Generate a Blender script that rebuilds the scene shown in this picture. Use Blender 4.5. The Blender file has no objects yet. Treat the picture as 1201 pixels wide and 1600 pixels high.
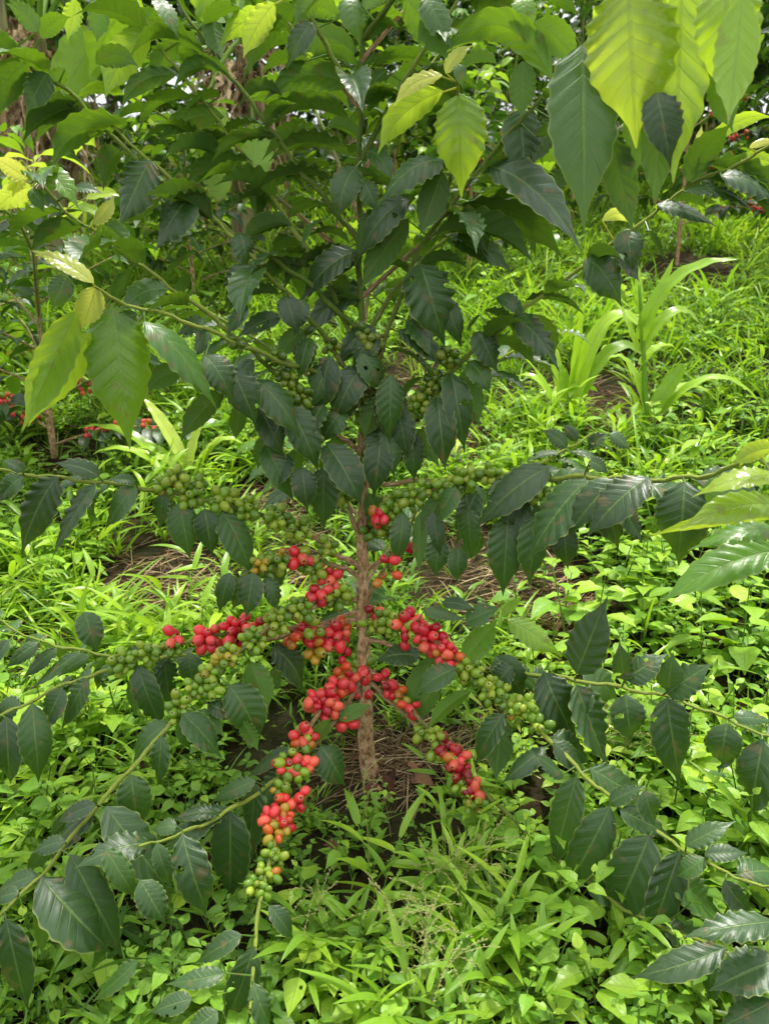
import bpy, math, random
import numpy as np
from mathutils import Vector

random.seed(7)
RNG = np.random.default_rng(7)
SC = bpy.context.scene
COL = SC.collection

# ------------------------------------------------------------------ camera
F = 800 / math.tan(math.radians(33.5))
PITCH = math.radians(15)
CAM = np.array([0.0, -1.4, 0.943])
cp, sp = math.cos(PITCH), math.sin(PITCH)


def ray(px, py):
    x, y = (px - 600.5) / F, (800 - py) / F
    # forward = (0,cp,-sp), up = (0,sp,cp)
    return np.array([x, cp + y * sp, -sp + y * cp])


def at(px, py, Y):
    """point of the place seen at photo position (px,py) standing at depth Y"""
    d = ray(px, py)
    return CAM + d * ((Y - CAM[1]) / d[1])


def project(P):
    P = np.asarray(P, float) - CAM
    f = P[..., 1] * cp - P[..., 2] * sp
    u = P[..., 1] * sp + P[..., 2] * cp
    f = np.where(f < 1e-3, 1e-3, f)
    return 600.5 + F * P[..., 0] / f, 800 - F * u / f


# ------------------------------------------------------------------ terrain
def terrain(x, y):
    x = np.asarray(x, float); y = np.asarray(y, float)
    s = y - 0.5
    g = lambda q: (np.sqrt(q * q + 0.25) + q) / 2
    z = 0.13 * y + 0.17 * (g(s) - g(-0.5))
    z = z - 0.25 * g(y - 15)
    z = z + 0.018 * np.sin(2.3 * x + 1.1) * np.cos(1.9 * y) + 0.012 * np.sin(5.1 * x - 2.0 * y) + 0.05 * np.sin(0.7 * x + 0.4 * y)
    z = z - (0.05 * np.sin(0.0))
    # low bank on the right-hand side
    z = z + 0.10 * np.clip(x - 0.8, 0, 3) * np.exp(-((y - 1.6) / 2.0) ** 2)
    return z


Z0 = float(terrain(-0.03, 0.0))


def tz(x, y):
    return terrain(x, y) - Z0


def ground_at(px, py):
    d = ray(px, py)
    t = np.arange(.4, 40, .02)
    P = CAM + d * t[:, None]
    h = P[:, 2] - tz(P[:, 0], P[:, 1])
    i = int(np.argmax(h <= 0)) if (h <= 0).any() else len(t) - 1
    f = h[i - 1] / (h[i - 1] - h[i] + 1e-9) if i else 0
    return CAM + d * (t[i - 1] + .02 * min(1, max(0, f)))


# ------------------------------------------------------------------ mesh builder
def nrm(v):
    v = np.asarray(v, float)
    return v / (np.linalg.norm(v, axis=-1, keepdims=True) + 1e-12)


class MB:
    def __init__(s):
        s.v = []; s.f = []; s.uv = []; s.c = []; s.n = 0

    def raw(s, V, Fq, UV, C):
        """V (n,3), quads (m,4), UV (n,2), C (n,4)"""
        s.v.append(V); s.f.append(Fq + s.n); s.uv.append(UV); s.c.append(C); s.n += len(V)

    def grid(s, P, UV, col, keep=None):
        nr, nc = P.shape[:2]
        i = np.arange(nr * nc).reshape(nr, nc)
        q = np.stack([i[:-1, :-1], i[:-1, 1:], i[1:, 1:], i[1:, :-1]], -1).reshape(-1, 4)
        if keep is not None: q = q[keep.ravel()]
        c = np.broadcast_to(np.asarray(col, float), (nr * nc, 4)) if np.ndim(col) == 1 else np.asarray(col).reshape(-1, 4)
        s.raw(P.reshape(-1, 3), q, UV.reshape(-1, 2), np.array(c))

    def tube(s, P, R, n=8, col=(0, 0, 0, 1), uv=None, wob=0):
        P = np.asarray(P, float); R = np.broadcast_to(np.asarray(R, float), (len(P),))
        T = nrm(np.gradient(P, axis=0))
        a = np.cross(T, [0.31, 0.2, 0.93]); a = nrm(a); b = np.cross(T, a)
        th = np.linspace(0, 2 * np.pi, n + 1)
        r = R[:, None] * np.ones(n + 1)
        if wob:
            w = 1 + wob * np.sin(3 * th[None] + np.linspace(0, 9, len(P))[:, None]) + wob * np.sin(5 * th[None] - np.linspace(0, 31, len(P))[:, None])
            r = r * w
        G = P[:, None] + r[..., None] * (np.cos(th)[None, :, None] * a[:, None] + np.sin(th)[None, :, None] * b[:, None])
        L = np.concatenate([[0], np.cumsum(np.linalg.norm(np.diff(P, axis=0), axis=1))])
        if uv is None:
            UV = np.stack(np.broadcast_arrays(th[None] / (2 * np.pi), L[:, None]), -1)
        else:
            UV = np.broadcast_to(np.array(uv, float), G.shape[:2] + (2,))
        c = col if np.ndim(col) == 1 else np.repeat(np.asarray(col)[:, None], n + 1, 1)
        s.grid(G, UV, c)

    def build(s, name, mats, parent=None, origin=(0, 0, 0), smooth=True):
        me = bpy.data.meshes.new(name)
        if s.n:
            V = (np.concatenate(s.v) - np.asarray(origin)).astype(np.float32); Q = np.concatenate(s.f).astype(np.int32)
            UV = np.concatenate(s.uv).astype(np.float32); C = np.concatenate(s.c).astype(np.float32)
            me.vertices.add(len(V)); me.vertices.foreach_set('co', V.ravel())
            me.loops.add(Q.size); me.loops.foreach_set('vertex_index', Q.ravel())
            me.polygons.add(len(Q)); me.polygons.foreach_set('loop_start', np.arange(0, Q.size, 4, dtype=np.int32))
            me.polygons.foreach_set('loop_total', np.full(len(Q), 4, np.int32))
            if smooth:
                me.polygons.foreach_set('use_smooth', np.ones(len(Q), bool))
            uvl = me.uv_layers.new(name='UVMap'); uvl.data.foreach_set('uv', UV[Q.ravel()].ravel())
            at_ = me.attributes.new('tint', 'FLOAT_COLOR', 'POINT'); at_.data.foreach_set('color', C.ravel())
            me.update(); me.validate()
        me.materials.append(mats)
        o = bpy.data.objects.new(name, me); COL.objects.link(o)
        if parent is not None:
            o.parent = parent
        else:
            o.location = origin
        return o


def thing(name, label, cat, loc, group=None):
    o = bpy.data.objects.new(name, None); COL.objects.link(o)
    o.location = loc; o.empty_display_size = 0.05
    o['label'] = label; o['category'] = cat
    if group: o['group'] = group
    return o


# ------------------------------------------------------------------ leaves
WV = np.array([0, .02, .05, .10, .17, .26, .36, .46, .56, .64, .71, .77, .82, .87, .91, .955, 1.0])
WW = np.array([.02, .14, .34, .58, .80, .94, .995, 1.0, .96, .87, .72, .53, .35, .205, .125, .07, .012])
FV = np.linspace(0, 1, 201); FW = np.interp(FV, WV, WW)
for _ in range(3): FW[2:-2] = (FW[:-4] + FW[1:-3] + FW[2:-2] + FW[3:-1] + FW[4:]) / 5
OV = np.array([0, .06, .15, .3, .45, .6, .75, .88, 1.0])
OW = np.array([.04, .42, .80, 1.0, .93, .74, .47, .2, .01])


def prof(v, kind='coffee'):
    return np.interp(v, FV, FW) if kind == 'coffee' else np.interp(v, OV, OW)


def bez(P0, P1, P2, n):
    t = np.linspace(0, 1, n)[:, None]
    return (1 - t) ** 2 * P0 + 2 * t * (1 - t) * P1 + t * t * P2


def leaf(mb, base, tip, W, N, bow=None, age=0., rnd=.5, fold=.18, nr=30, nc=9, wave=.075, quilt=.028, nv=8.0, tipcurl=0.12, twist=0., shade=0., kind='coffee', cup=0., bites=0):
    base = np.asarray(base, float); tip = np.asarray(tip, float)
    L = np.linalg.norm(tip - base)
    if bow is None: bow = np.zeros(3)
    v = np.linspace(0, 1, nr)
    M = bez(base, (base + tip) / 2 + 2 * bow, tip, nr)
    T = nrm(np.gradient(M, axis=0))
    N = np.asarray(N, float)
    S = nrm(np.cross(T, N)); NN = np.cross(S, T)
    M = M - NN * (tipcurl * L * np.clip(v - .6, 0, 1)[:, None] ** 2)
    if twist:
        a = (twist * v)[:, None]
        S, NN = S * np.cos(a) + NN * np.sin(a), NN * np.cos(a) - S * np.sin(a)
    u = np.linspace(-1, 1, nc)
    w = prof(v, kind) * W / 2
    ph1, ph2 = rnd * 6.28, rnd * 17.0
    au = np.abs(u)
    phase = 2 * np.pi * nv * (v[:, None] * 1.0 - .16 * au[None]) + np.where(u < 0, ph1, ph2)[None]
    env = np.minimum(1, w / (W / 2) * 1.4)[:, None]
    dn = au[None] * w[:, None] * (math.tan(fold) * (1 + .3 * math.sin(rnd * 40)))
    dn = dn - cup * (au[None] ** 2) * w[:, None]
    dn = dn + env * W * wave * (au[None] ** 2.2) * np.sin(phase) * (0.7 + .5 * np.sin(v[:, None] * 5 + rnd * 9))
    dn = dn + env * W * quilt * 4 * (au * (1 - au))[None] * np.cos(phase)
    lat = u[None] * w[:, None] * (math.cos(fold)) * (1 + .05 * env * np.sin(phase + 1.2) * (au[None] ** 2))
    P = M[:, None] + S[:, None] * lat[..., None] + NN[:, None] * dn[..., None]
    UV = np.stack(np.broadcast_arrays(u[None] * .5 + .5, v[:, None]), -1)
    keep = None
    if bites:
        # chewed margins and small holes
        vc = (v[:-1] + v[1:]) / 2; uc = (u[:-1] + u[1:]) / 2; keep = np.ones((nr - 1, nc - 1), bool)
        rg = np.random.default_rng(int(rnd * 1e6))
        for _ in range(bites):
            v0 = rg.uniform(.2, .85); u0 = rg.choice([-1, 1]) * rg.choice([1.0, .95, rg.uniform(.3, .8)]); rr_ = rg.uniform(.025, .06)
            keep &= ((vc[:, None] - v0) ** 2 + ((uc[None] - u0) * .22) ** 2) > rr_ ** 2
    mb.grid(P, UV, (age, rnd, shade, 1), keep)


UP = np.array([0, 0, 1.0])
# ------------------------------------------------------------------ materials
def newmat(name):
    m = bpy.data.materials.new(name); m.use_nodes = True
    nt = m.node_tree; nt.nodes.clear()
    return m, nt, nt.nodes, nt.links


class NT:
    def __init__(s, name):
        s.m, s.nt, s.N, s.L = newmat(name)
        s.out = s.N.new('ShaderNodeOutputMaterial')

    def node(s, t, **k):
        n = s.N.new(t)
        for a, b in k.items():
            setattr(n, a, b)
        return n

    def link(s, a, b): s.L.new(a, b)

    def val(s, x):
        n = s.N.new('ShaderNodeValue'); n.outputs[0].default_value = x; return n.outputs[0]

    def math(s, op, a, b=0.0, c=None, clamp=False):
        n = s.N.new('ShaderNodeMath'); n.operation = op; n.use_clamp = clamp
        for i, x in enumerate((a, b) if c is None else (a, b, c)):
            if isinstance(x, (int, float)): n.inputs[i].default_value = x
            else: s.L.new(x, n.inputs[i])
        return n.outputs[0]

    def ramp(s, fac, stops, interp='LINEAR'):
        n = s.N.new('ShaderNodeValToRGB'); n.color_ramp.interpolation = interp
        e = n.color_ramp.elements
        while len(e) < len(stops): e.new(.5)
        for i, (p, c) in enumerate(stops):
            e[i].position = p; e[i].color = tuple(c) + (1,) if len(c) == 3 else c
        s.L.new(fac, n.inputs[0]); return n.outputs[0]

    def mix(s, fac, a, b, mode='MIX'):
        n = s.N.new('ShaderNodeMix'); n.data_type = 'RGBA'; n.blend_type = mode
        for k, x in ((0, fac), (6, a), (7, b)):
            if isinstance(x, (int, float)): n.inputs[k].default_value = x
            elif isinstance(x, tuple): n.inputs[k].default_value = x + (1,) if len(x) == 3 else x
            else: s.L.new(x, n.inputs[k])
        return n.outputs[2]

    def noise(s, scale, detail=3, vec=None, rough=.55, w=None):
        n = s.N.new('ShaderNodeTexNoise'); n.inputs['Scale'].default_value = scale
        n.inputs['Detail'].default_value = detail; n.inputs['Roughness'].default_value = rough
        if vec is not None: s.L.new(vec, n.inputs['Vector'])
        return n.outputs['Fac']

    def bsdf(s, col, rough=.5, spec=.5, normal=None):
        n = s.N.new('ShaderNodeBsdfPrincipled')
        for k, x in (('Base Color', col), ('Roughness', rough), ('Specular IOR Level', spec)):
            if isinstance(x, (int, float)): n.inputs[k].default_value = x
            elif isinstance(x, tuple): n.inputs[k].default_value = x + (1,)
            else: s.L.new(x, n.inputs[k])
        if normal is not None: s.L.new(normal, n.inputs['Normal'])
        return n

    def bump(s, h, strength=.3, dist=.002):
        n = s.N.new('ShaderNodeBump'); n.inputs['Strength'].default_value = strength; n.inputs['Distance'].default_value = dist
        s.L.new(h, n.inputs['Height']); return n.outputs[0]


def leaf_material(name, ramp, transl, nveins=9, trans_gain=1.0, rough=.38, spec=.6, vein=.30, slant=1.7, veinbump=.4, under=(1.25, 1.25, 1.1), trramp=None, oldspots=.3, rim=0.):
    t = NT(name)
    a = t.node('ShaderNodeAttribute', attribute_name='tint')
    sep = t.node('ShaderNodeSeparateColor'); t.link(a.outputs['Color'], sep.inputs[0])
    age, rnd = sep.outputs[0], sep.outputs[1]
    uvn = t.node('ShaderNodeUVMap', uv_map='UVMap')
    sx = t.node('ShaderNodeSeparateXYZ'); t.link(uvn.outputs[0], sx.inputs[0])
    au = t.math('ABSOLUTE', t.math('MULTIPLY_ADD', sx.outputs[0], 2.0, -1.0))
    # lateral veins
    ph = t.math('SUBTRACT', t.math('MULTIPLY', sx.outputs[1], float(nveins)), t.math('MULTIPLY', t.math('POWER', au, .8), slant))
    fr = t.math('ABSOLUTE', t.math('SUBTRACT', t.math('FRACT', ph), .5))     # .5 at vein
    lv = t.ramp(fr, [(.0, (0, 0, 0)), (.40, (0, 0, 0)), (.475, (1, 1, 1)), (.5, (1, 1, 1))])
    lvf = t.math('MULTIPLY', lv, t.math('SUBTRACT', 1.0, t.math('POWER', au, 3.0)))
    mid = t.ramp(au, [(.0, (1, 1, 1)), (.03, (1, 1, 1)), (.075, (0, 0, 0)), (1, (0, 0, 0))])
    geo = t.node('ShaderNodeNewGeometry')
    back = geo.outputs['Backfacing']
    ns = t.noise(22.0, 2, geo.outputs['Position'])
    agen = t.math('ADD', age, t.math('MULTIPLY', t.math('SUBTRACT', rnd, .5), .10), clamp=True)
    agen = t.math('ADD', agen, t.math('MULTIPLY', t.math('SUBTRACT', ns, .5), .10), clamp=True)
    base = t.ramp(agen, ramp)
    big = t.noise(160.0, 1, geo.outputs['Position'])
    base = t.mix(t.math('MULTIPLY', big, .5), base, t.mix(1.0, base, (.62, .68, .55), 'MULTIPLY'))
    base = t.mix(1.0, base, t.ramp(rnd, [(0, (.72, .74, .72)), (.5, (1, 1, 1)), (1, (1.25, 1.2, 1.0))]), 'MULTIPLY')
    palev = t.mix(.5, base, (.22, .34, .08))
    base = t.mix(t.math('MULTIPLY', lvf, vein * .5), base, palev)
    base = t.mix(t.math('MULTIPLY', mid, .75), base, palev)
    if rim:
        em = t.ramp(au, [(0, (0, 0, 0)), (.93, (0, 0, 0)), (.985, (1, 1, 1)), (1, (1, 1, 1))])
        base = t.mix(t.math('MULTIPLY', em, rim), base, (.30, .36, .07))
    ub = t.mix(1.0, base, tuple(under), 'MULTIPLY')
    ub = t.mix(.22, ub, (.11, .18, .03))
    colr = t.mix(back, base, ub)
    if oldspots:
        sp_ = t.noise(55.0, 0, geo.outputs['Position'])
        spm = t.ramp(sp_, [(.0, (0, 0, 0)), (.70, (0, 0, 0)), (.76, (1, 1, 1)), (1, (1, 1, 1))])
        colr = t.mix(t.math('MULTIPLY', spm, oldspots), colr, (.16, .11, .04))
    h = t.math('ADD', t.math('MULTIPLY', lvf, -.6), t.math('MULTIPLY', mid, -1.2))
    h = t.math('ADD', h, t.math('MULTIPLY', big, .35))
    nb = t.bump(h, veinbump, .0015)
    rg = t.math('ADD', t.math('MULTIPLY', back, .25), t.math('MULTIPLY_ADD', ns, .22, rough - .11))
    rg = t.math('SUBTRACT', rg, t.math('MULTIPLY', t.math('POWER', agen, 1.5), .38), clamp=True)
    rg = t.math('MAXIMUM', rg, .2)
    b = t.bsdf(colr, rg, spec, nb)
    tr = t.node('ShaderNodeBsdfTranslucent')
    tcol = t.ramp(agen, trramp or ramp)
    tcol = t.mix(t.math('MULTIPLY', lvf, .22), tcol, t.mix(1.0, tcol, (.5, .55, .4), 'MULTIPLY'))
    tcol = t.mix(t.math('MULTIPLY', mid, .5), tcol, t.mix(1.0, tcol, (.6, .6, .4), 'MULTIPLY'))
    t.link(tcol, tr.inputs[0]); t.link(nb, tr.inputs[1])
    ms = t.node('ShaderNodeMixShader')
    if isinstance(transl, tuple):
        t.link(t.math('MULTIPLY_ADD', agen, transl[1] - transl[0], transl[0]), ms.inputs[0])
    else: ms.inputs[0].default_value = transl
    t.link(b.outputs[0], ms.inputs[1]); t.link(tr.outputs[0], ms.inputs[2])
    t.link(ms.outputs[0], t.out.inputs[0])
    return t.m


M_LEAF = leaf_material('coffee_leaf',
    [(0, (.034, .088, .018)), (.22, (.050, .138, .016)), (.5, (.12, .28, .022)), (.75, (.26, .42, .035)), (1, (.62, .64, .12))],
    (.22, .55), 10, rim=.6, rough=.42, oldspots=.5, spec=.65, under=(1.15, 1.2, 1.0), trramp=[(0, (.10, .20, .008)), (.22, (.17, .32, .012)), (.5, (.34, .55, .02)), (.75, (.55, .75, .04)), (1, (.85, .85, .14))])
M_WEED = leaf_material('weed_leaf',
    [(0, (.06, .15, .016)), (.35, (.24, .48, .05)), (.7, (.44, .66, .07)), (1, (.48, .62, .09))],
    .38, 6, rough=.5, spec=.35, slant=1.6, vein=.5, trramp=[(0, (.12, .26, .01)), (.35, (.30, .52, .02)), (.7, (.48, .70, .03)), (1, (.62, .80, .06))], oldspots=.15)
M_GRASS = leaf_material('grass_blade',
    [(0, (.065, .17, .018)), (.35, (.23, .43, .035)), (.7, (.38, .59, .05)), (1, (.48, .58, .12))],
    .38, 1, rough=.45, spec=.4, slant=.2, vein=.2, trramp=[(0, (.12, .28, .01)), (.35, (.30, .54, .02)), (.7, (.48, .70, .03)), (1, (.64, .74, .1))], oldspots=.1)
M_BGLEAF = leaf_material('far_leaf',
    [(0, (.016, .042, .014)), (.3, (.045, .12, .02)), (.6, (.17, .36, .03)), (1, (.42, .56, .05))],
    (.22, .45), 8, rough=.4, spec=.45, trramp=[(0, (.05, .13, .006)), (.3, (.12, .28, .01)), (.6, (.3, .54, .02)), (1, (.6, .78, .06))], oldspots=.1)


M_BANLEAF = leaf_material('banana_leaf',
    [(0, (.05, .13, .018)), (.35, (.14, .30, .035)), (.7, (.26, .44, .05)), (1, (.42, .55, .10))],
    .4, 46, rough=.4, spec=.5, slant=3.0, vein=.5, veinbump=.4, trramp=[(0, (.12, .28, .01)), (.35, (.28, .52, .02)), (.7, (.45, .68, .03)), (1, (.6, .74, .1))], oldspots=.4)


def bark_material():
    t = NT('coffee_bark')
    a = t.node('ShaderNodeAttribute', attribute_name='tint')
    sep = t.node('ShaderNodeSeparateColor'); t.link(a.outputs['Color'], sep.inputs[0])
    uvn = t.node('ShaderNodeUVMap', uv_map='UVMap')
    mp = t.node('ShaderNodeMapping'); mp.inputs['Scale'].default_value = (9, 55, 1); t.link(uvn.outputs[0], mp.inputs[0])
    st = t.noise(1.0, 6, mp.outputs[0], .72)
    geo = t.node('ShaderNodeNewGeometry')
    bl = t.noise(26.0, 4, geo.outputs['Position'])
    c0 = t.ramp(st, [(.38, (.07, .035, .016)), (.45, (.36, .20, .095)), (.54, (.58, .38, .20)), (.66, (.75, .60, .38))])
    c0 = t.mix(t.math('MULTIPLY', bl, .4), c0, (.17, .10, .05))
    g = t.ramp(st, [(.2, (.05, .10, .012)), (.7, (.14, .22, .03))])
    yg = t.ramp(st, [(.2, (.19, .26, .03)), (.8, (.40, .48, .09))])
    c = t.ramp(sep.outputs[0], [(0, (0, 0, 0)), (1, (1, 1, 1))])
    m1 = t.math('MULTIPLY', sep.outputs[0], 2.0, clamp=True)
    m2 = t.math('MULTIPLY_ADD', sep.outputs[0], 2.0, -1.0, clamp=True)
    # speckle the change from bark to green shoot
    m1 = t.math('ADD', m1, t.math('MULTIPLY', t.math('SUBTRACT', bl, .5), .8), clamp=True)
    col = t.mix(m2, t.mix(m1, c0, g), yg)
    nb = t.bump(st, .8, .006)
    b = t.bsdf(col, .75, .25, nb)
    t.link(b.outputs[0], t.out.inputs[0])
    return t.m


M_BARK = bark_material()


def cherry_material():
    t = NT('coffee_cherry_skin')
    a = t.node('ShaderNodeAttribute', attribute_name='tint')
    uvn = t.node('ShaderNodeUVMap', uv_map='UVMap')
    sx = t.node('ShaderNodeSeparateXYZ'); t.link(uvn.outputs[0], sx.inputs[0])
    geo = t.node('ShaderNodeNewGeometry')
    n1 = t.noise(90.0, 3, geo.outputs['Position'])
    col = t.mix(t.math('MULTIPLY', n1, .45), a.outputs['Color'], t.mix(1.0, a.outputs['Color'], (.55, .62, .5), 'MULTIPLY'))
    # small dry scar at the far end, paler ring round it
    scar = t.ramp(sx.outputs[1], [(0, (0, 0, 0)), (.915, (0, 0, 0)), (.94, (1, 1, 1)), (1, (1, 1, 1))])
    ring = t.ramp(sx.outputs[1], [(0, (0, 0, 0)), (.80, (0, 0, 0)), (.88, (1, 1, 1)), (.93, (0, 0, 0))])
    col = t.mix(t.math('MULTIPLY', ring, .35), col, (.35, .33, .10))
    col = t.mix(scar, col, (.035, .025, .012))
    b = t.bsdf(col, t.math('MULTIPLY_ADD', n1, .25, .13), .5, t.bump(n1, .12, .002))
    b.inputs['Subsurface Weight'].default_value = 0.0
    t.link(b.outputs[0], t.out.inputs[0])
    return t.m


M_CHERRY = cherry_material()


def soil_material():
    t = NT('dark_soil')
    geo = t.node('ShaderNodeNewGeometry'); p = geo.outputs['Position']
    n1 = t.noise(3.0, 6, p, .65); n2 = t.noise(38.0, 5, p, .7); n3 = t.noise(.5, 3, p)
    c = t.ramp(n2, [(.25, (.010, .006, .004)), (.5, (.040, .024, .014)), (.75, (.095, .062, .036))])
    c = t.mix(t.ramp(n1, [(.4, (0, 0, 0)), (.62, (1, 1, 1))]), c, t.mix(.5, c, (.028, .05, .012)))
    # further up the slope the soil is hidden under a thin green film of seedlings
    sy = t.node('ShaderNodeSeparateXYZ'); t.link(p, sy.inputs[0])
    far = t.math('MULTIPLY', t.math('MULTIPLY_ADD', t.math('ABSOLUTE', sy.outputs[0]), .35, -.9, clamp=True), .8)
    c = t.mix(far, c, t.ramp(n2, [(.3, (.02, .045, .008)), (.7, (.09, .17, .02))]))
    b = t.bsdf(c, .95, .1, t.bump(n2, 1.0, .02))
    t.link(b.outputs[0], t.out.inputs[0]); return t.m


M_SOIL = soil_material()


def dry_material(name, cols, rough=.8, tr=.15):
    t = NT(name)
    a = t.node('ShaderNodeAttribute', attribute_name='tint')
    sep = t.node('ShaderNodeSeparateColor'); t.link(a.outputs['Color'], sep.inputs[0])
    geo = t.node('ShaderNodeNewGeometry')
    n = t.noise(70.0, 4, geo.outputs['Position'])
    f = t.math('ADD', t.math('MULTIPLY', n, .5), t.math('MULTIPLY_ADD', sep.outputs[1], .9, -.2), clamp=True)
    c = t.ramp(f, cols)
    b = t.bsdf(c, rough, .25, t.bump(n, .4, .003))
    trn = t.node('ShaderNodeBsdfTranslucent'); t.link(c, trn.inputs[0])
    ms = t.node('ShaderNodeMixShader'); ms.inputs[0].default_value = tr
    t.link(b.outputs[0], ms.inputs[1]); t.link(trn.outputs[0], ms.inputs[2]); t.link(ms.outputs[0], t.out.inputs[0])
    return t.m


M_STRAW = dry_material('dry_straw', [(0, (.06, .035, .018)), (.4, (.20, .13, .06)), (.75, (.38, .28, .14)), (1, (.55, .45, .26))])
M_DRYLEAF = dry_material('dry_leaf', [(0, (.035, .014, .008)), (.5, (.13, .055, .028)), (1, (.30, .17, .09))])
M_BANDRY = dry_material('dry_banana_leaf', [(0, (.14, .09, .05)), (.5, (.42, .28, .16)), (1, (.68, .52, .34))], tr=.2)
M_SEED = dry_material('grass_seed', [(0, (.22, .28, .06)), (.6, (.36, .40, .12)), (1, (.46, .40, .2))], tr=.3)


def stem_material(name, c1, c2, scale=(10, 18, 1)):
    t = NT(name)
    uvn = t.node('ShaderNodeUVMap', uv_map='UVMap')
    mp = t.node('ShaderNodeMapping'); mp.inputs['Scale'].default_value = scale; t.link(uvn.outputs[0], mp.inputs[0])
    st = t.noise(1.0, 5, mp.outputs[0], .65)
    c = t.ramp(st, [(.3, c1), (.7, c2)])
    b = t.bsdf(c, .6, .3, t.bump(st, .5, .004)); t.link(b.outputs[0], t.out.inputs[0]); return t.m


M_STEM = stem_material('green_stem', (.06, .13, .02), (.17, .27, .05))
M_BANSTEM = stem_material('banana_stem', (.10, .075, .035), (.32, .31, .13), (12, 4, 1))
M_WOOD = stem_material('grey_bark', (.03, .022, .015), (.15, .115, .08), (9, 12, 1))
# ------------------------------------------------------------------ the main coffee shrub
TILE = {'A': (0, 0), 'B': (600, 0), 'C': (0, 400), 'D': (600, 400), 'E': (0, 800), 'F': (600, 800), 'G': (0, 1180), 'H': (600, 1180), 'X': (156, 312)}

ROOT_P = at(575, 1216, 0.0)
shrub = thing('coffee_shrub', 'tall coffee shrub in the middle, its slim brown trunk ringed with red and green cherries', 'coffee shrub', ROOT_P)

# trunk
TR = [(577, 1250, 0, .028, 0), (577, 1215, 0, .0225, 0), (571, 1150, 0, .0185, 0), (567, 1050, 0, .0155, .0), (566, 950, 0, .0140, .0), (566, 850, 0, .0125, .02), (567, 760, 0, .0100, .05), (566, 680, 0, .0085, .12),
      (564, 600, 0, .0072, .38), (563, 500, 0, .0064, .55), (562, 400, 0, .0058, .55), (561, 250, 0, .0052, .5), (563, 120, 0, .0048, .5), (572, 0, 0, .0044, .5), (578, -120, 0, .004, .6), (580, -200, 0, .003, .7)]


def densify(P, n):
    P = np.asarray(P, float)
    d = np.concatenate([[0], np.cumsum(np.linalg.norm(np.diff(P[:, :3], axis=0), axis=1))])
    q = np.linspace(0, d[-1], n)
    # Catmull-Rom-like smoothing through linear interpolation + light blur
    R = np.stack([np.interp(q, d, P[:, k]) for k in range(P.shape[1])], 1)
    for _ in range(3):
        R[1:-1] = (R[:-2] + 2 * R[1:-1] + R[2:]) / 4
    return R


tp = np.array([list(at(a, b, c)) + [r, g] for a, b, c, r, g in TR])
tq = densify(tp, 120)
mb = MB()
wig = 0.0016 * np.sin(np.arange(120) * .55) + .001 * np.sin(np.arange(120) * 1.7)
tq[:, 0] += wig
rr = tq[:, 3] * .84 * (1 + .07 * (np.sin(np.arange(120) * 1.05) > .93))
rr[4:40] *= 1 + .05 * np.sin(np.arange(36) * 1.3)
cc = np.zeros((120, 4)); cc[:, 0] = tq[:, 4]; cc[:, 3] = 1
mb.tube(tq[:, :3], rr, 18, cc, wob=.05)
trunk = mb.build('trunk', M_BARK, shrub, ROOT_P)

BR = {}      # key -> (points px,py,Y), base radius, greenness base, greenness tip


def br(key, pts, r=.0048, g0=.0, g1=.9, rt=.0018):
    BR[key] = dict(p=pts, r=r, g0=g0, g1=g1, rt=rt)


def ys(pts, y0, y1, pw=1.0):
    n = len(pts)
    d = np.concatenate([[0], np.cumsum(np.hypot(*np.diff(np.array(pts, float), axis=0).T))]); d /= d[-1]
    return [(p[0], p[1], y0 + (y1 - y0) * t ** pw) for p, t in zip(pts, d)]


# upper left
br('b1', ys([(562, 380), (528, 335), (500, 300), (470, 270), (410, 182), (360, 120), (310, 50), (285, 15), (250, -60)], 0, -.05), g0=.5, g1=.55)
br('b2', ys([(562, 560), (540, 500), (500, 420), (460, 360), (425, 310), (380, 240), (330, 175), (300, 135), (265, 95), (220, 20)], 0, .05), g0=.6, g1=.9)
br('b3', ys([(564, 610), (510, 530), (470, 480), (410, 420), (350, 355), (300, 315), (245, 260), (190, 210), (150, 180)], 0, -.12), g0=.4, g1=.9)
br('b4', ys([(566, 712), (535, 685), (495, 645), (460, 615), (430, 580), (390, 545), (335, 497), (260, 445), (200, 400), (145, 360), (95, 325), (65, 290), (35, 250)], 0, -.28), g0=.0, g1=.9)
br('b0', ys([(563, 520), (480, 440), (380, 375), (270, 300), (185, 225), (125, 157), (65, 107), (10, 55), (-60, 0)], 0, -.16), g0=.5, g1=.7)
br('bs', ys([(564, 585), (480, 580), (390, 545), (300, 505), (220, 480), (165, 468), (148, 445)], 0, -.32), g0=.5, g1=1)
# upper right
br('b5', ys([(567, 690), (580, 610), (605, 515), (640, 430), (645, 400), (690, 340), (725, 295), (775, 230), (820, 180), (865, 135), (930, 60)], 0, -.10), g0=.3, g1=.6)
br('b5b', ys([(564, 540), (610, 460), (665, 400), (750, 325), (800, 290)], 0, .12), g0=.5, g1=.9)
br('b6', ys([(568, 720), (610, 680), (655, 630), (690, 595), (730, 555), (775, 520), (825, 475), (880, 440), (925, 405), (990, 355), (1040, 320), (1085, 280), (1092, 240), (1096, 215)], 0, -.16), g0=.2, g1=1)
br('b7', ys([(1080, 285), (1125, 270), (1175, 243), (1250, 205)], -.155, -.24), r=.003, g0=.7, g1=.9)
br('bt', ys([(690, 340), (708, 260), (716, 180), (714, 128)], -.035, -.20), r=.003, g0=.6, g1=1)
br('bn', ys([(570, 60), (640, -40), (740, -110), (850, -130), (960, -100), (1060, -95), (1160, -110)], 0, -.52, .8), g0=.6, g1=1)
br('bm', ys([(566, 250), (600, 180), (640, 110), (690, 40), (740, -40)], 0, -.05), g0=.5, g1=.8)
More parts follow.
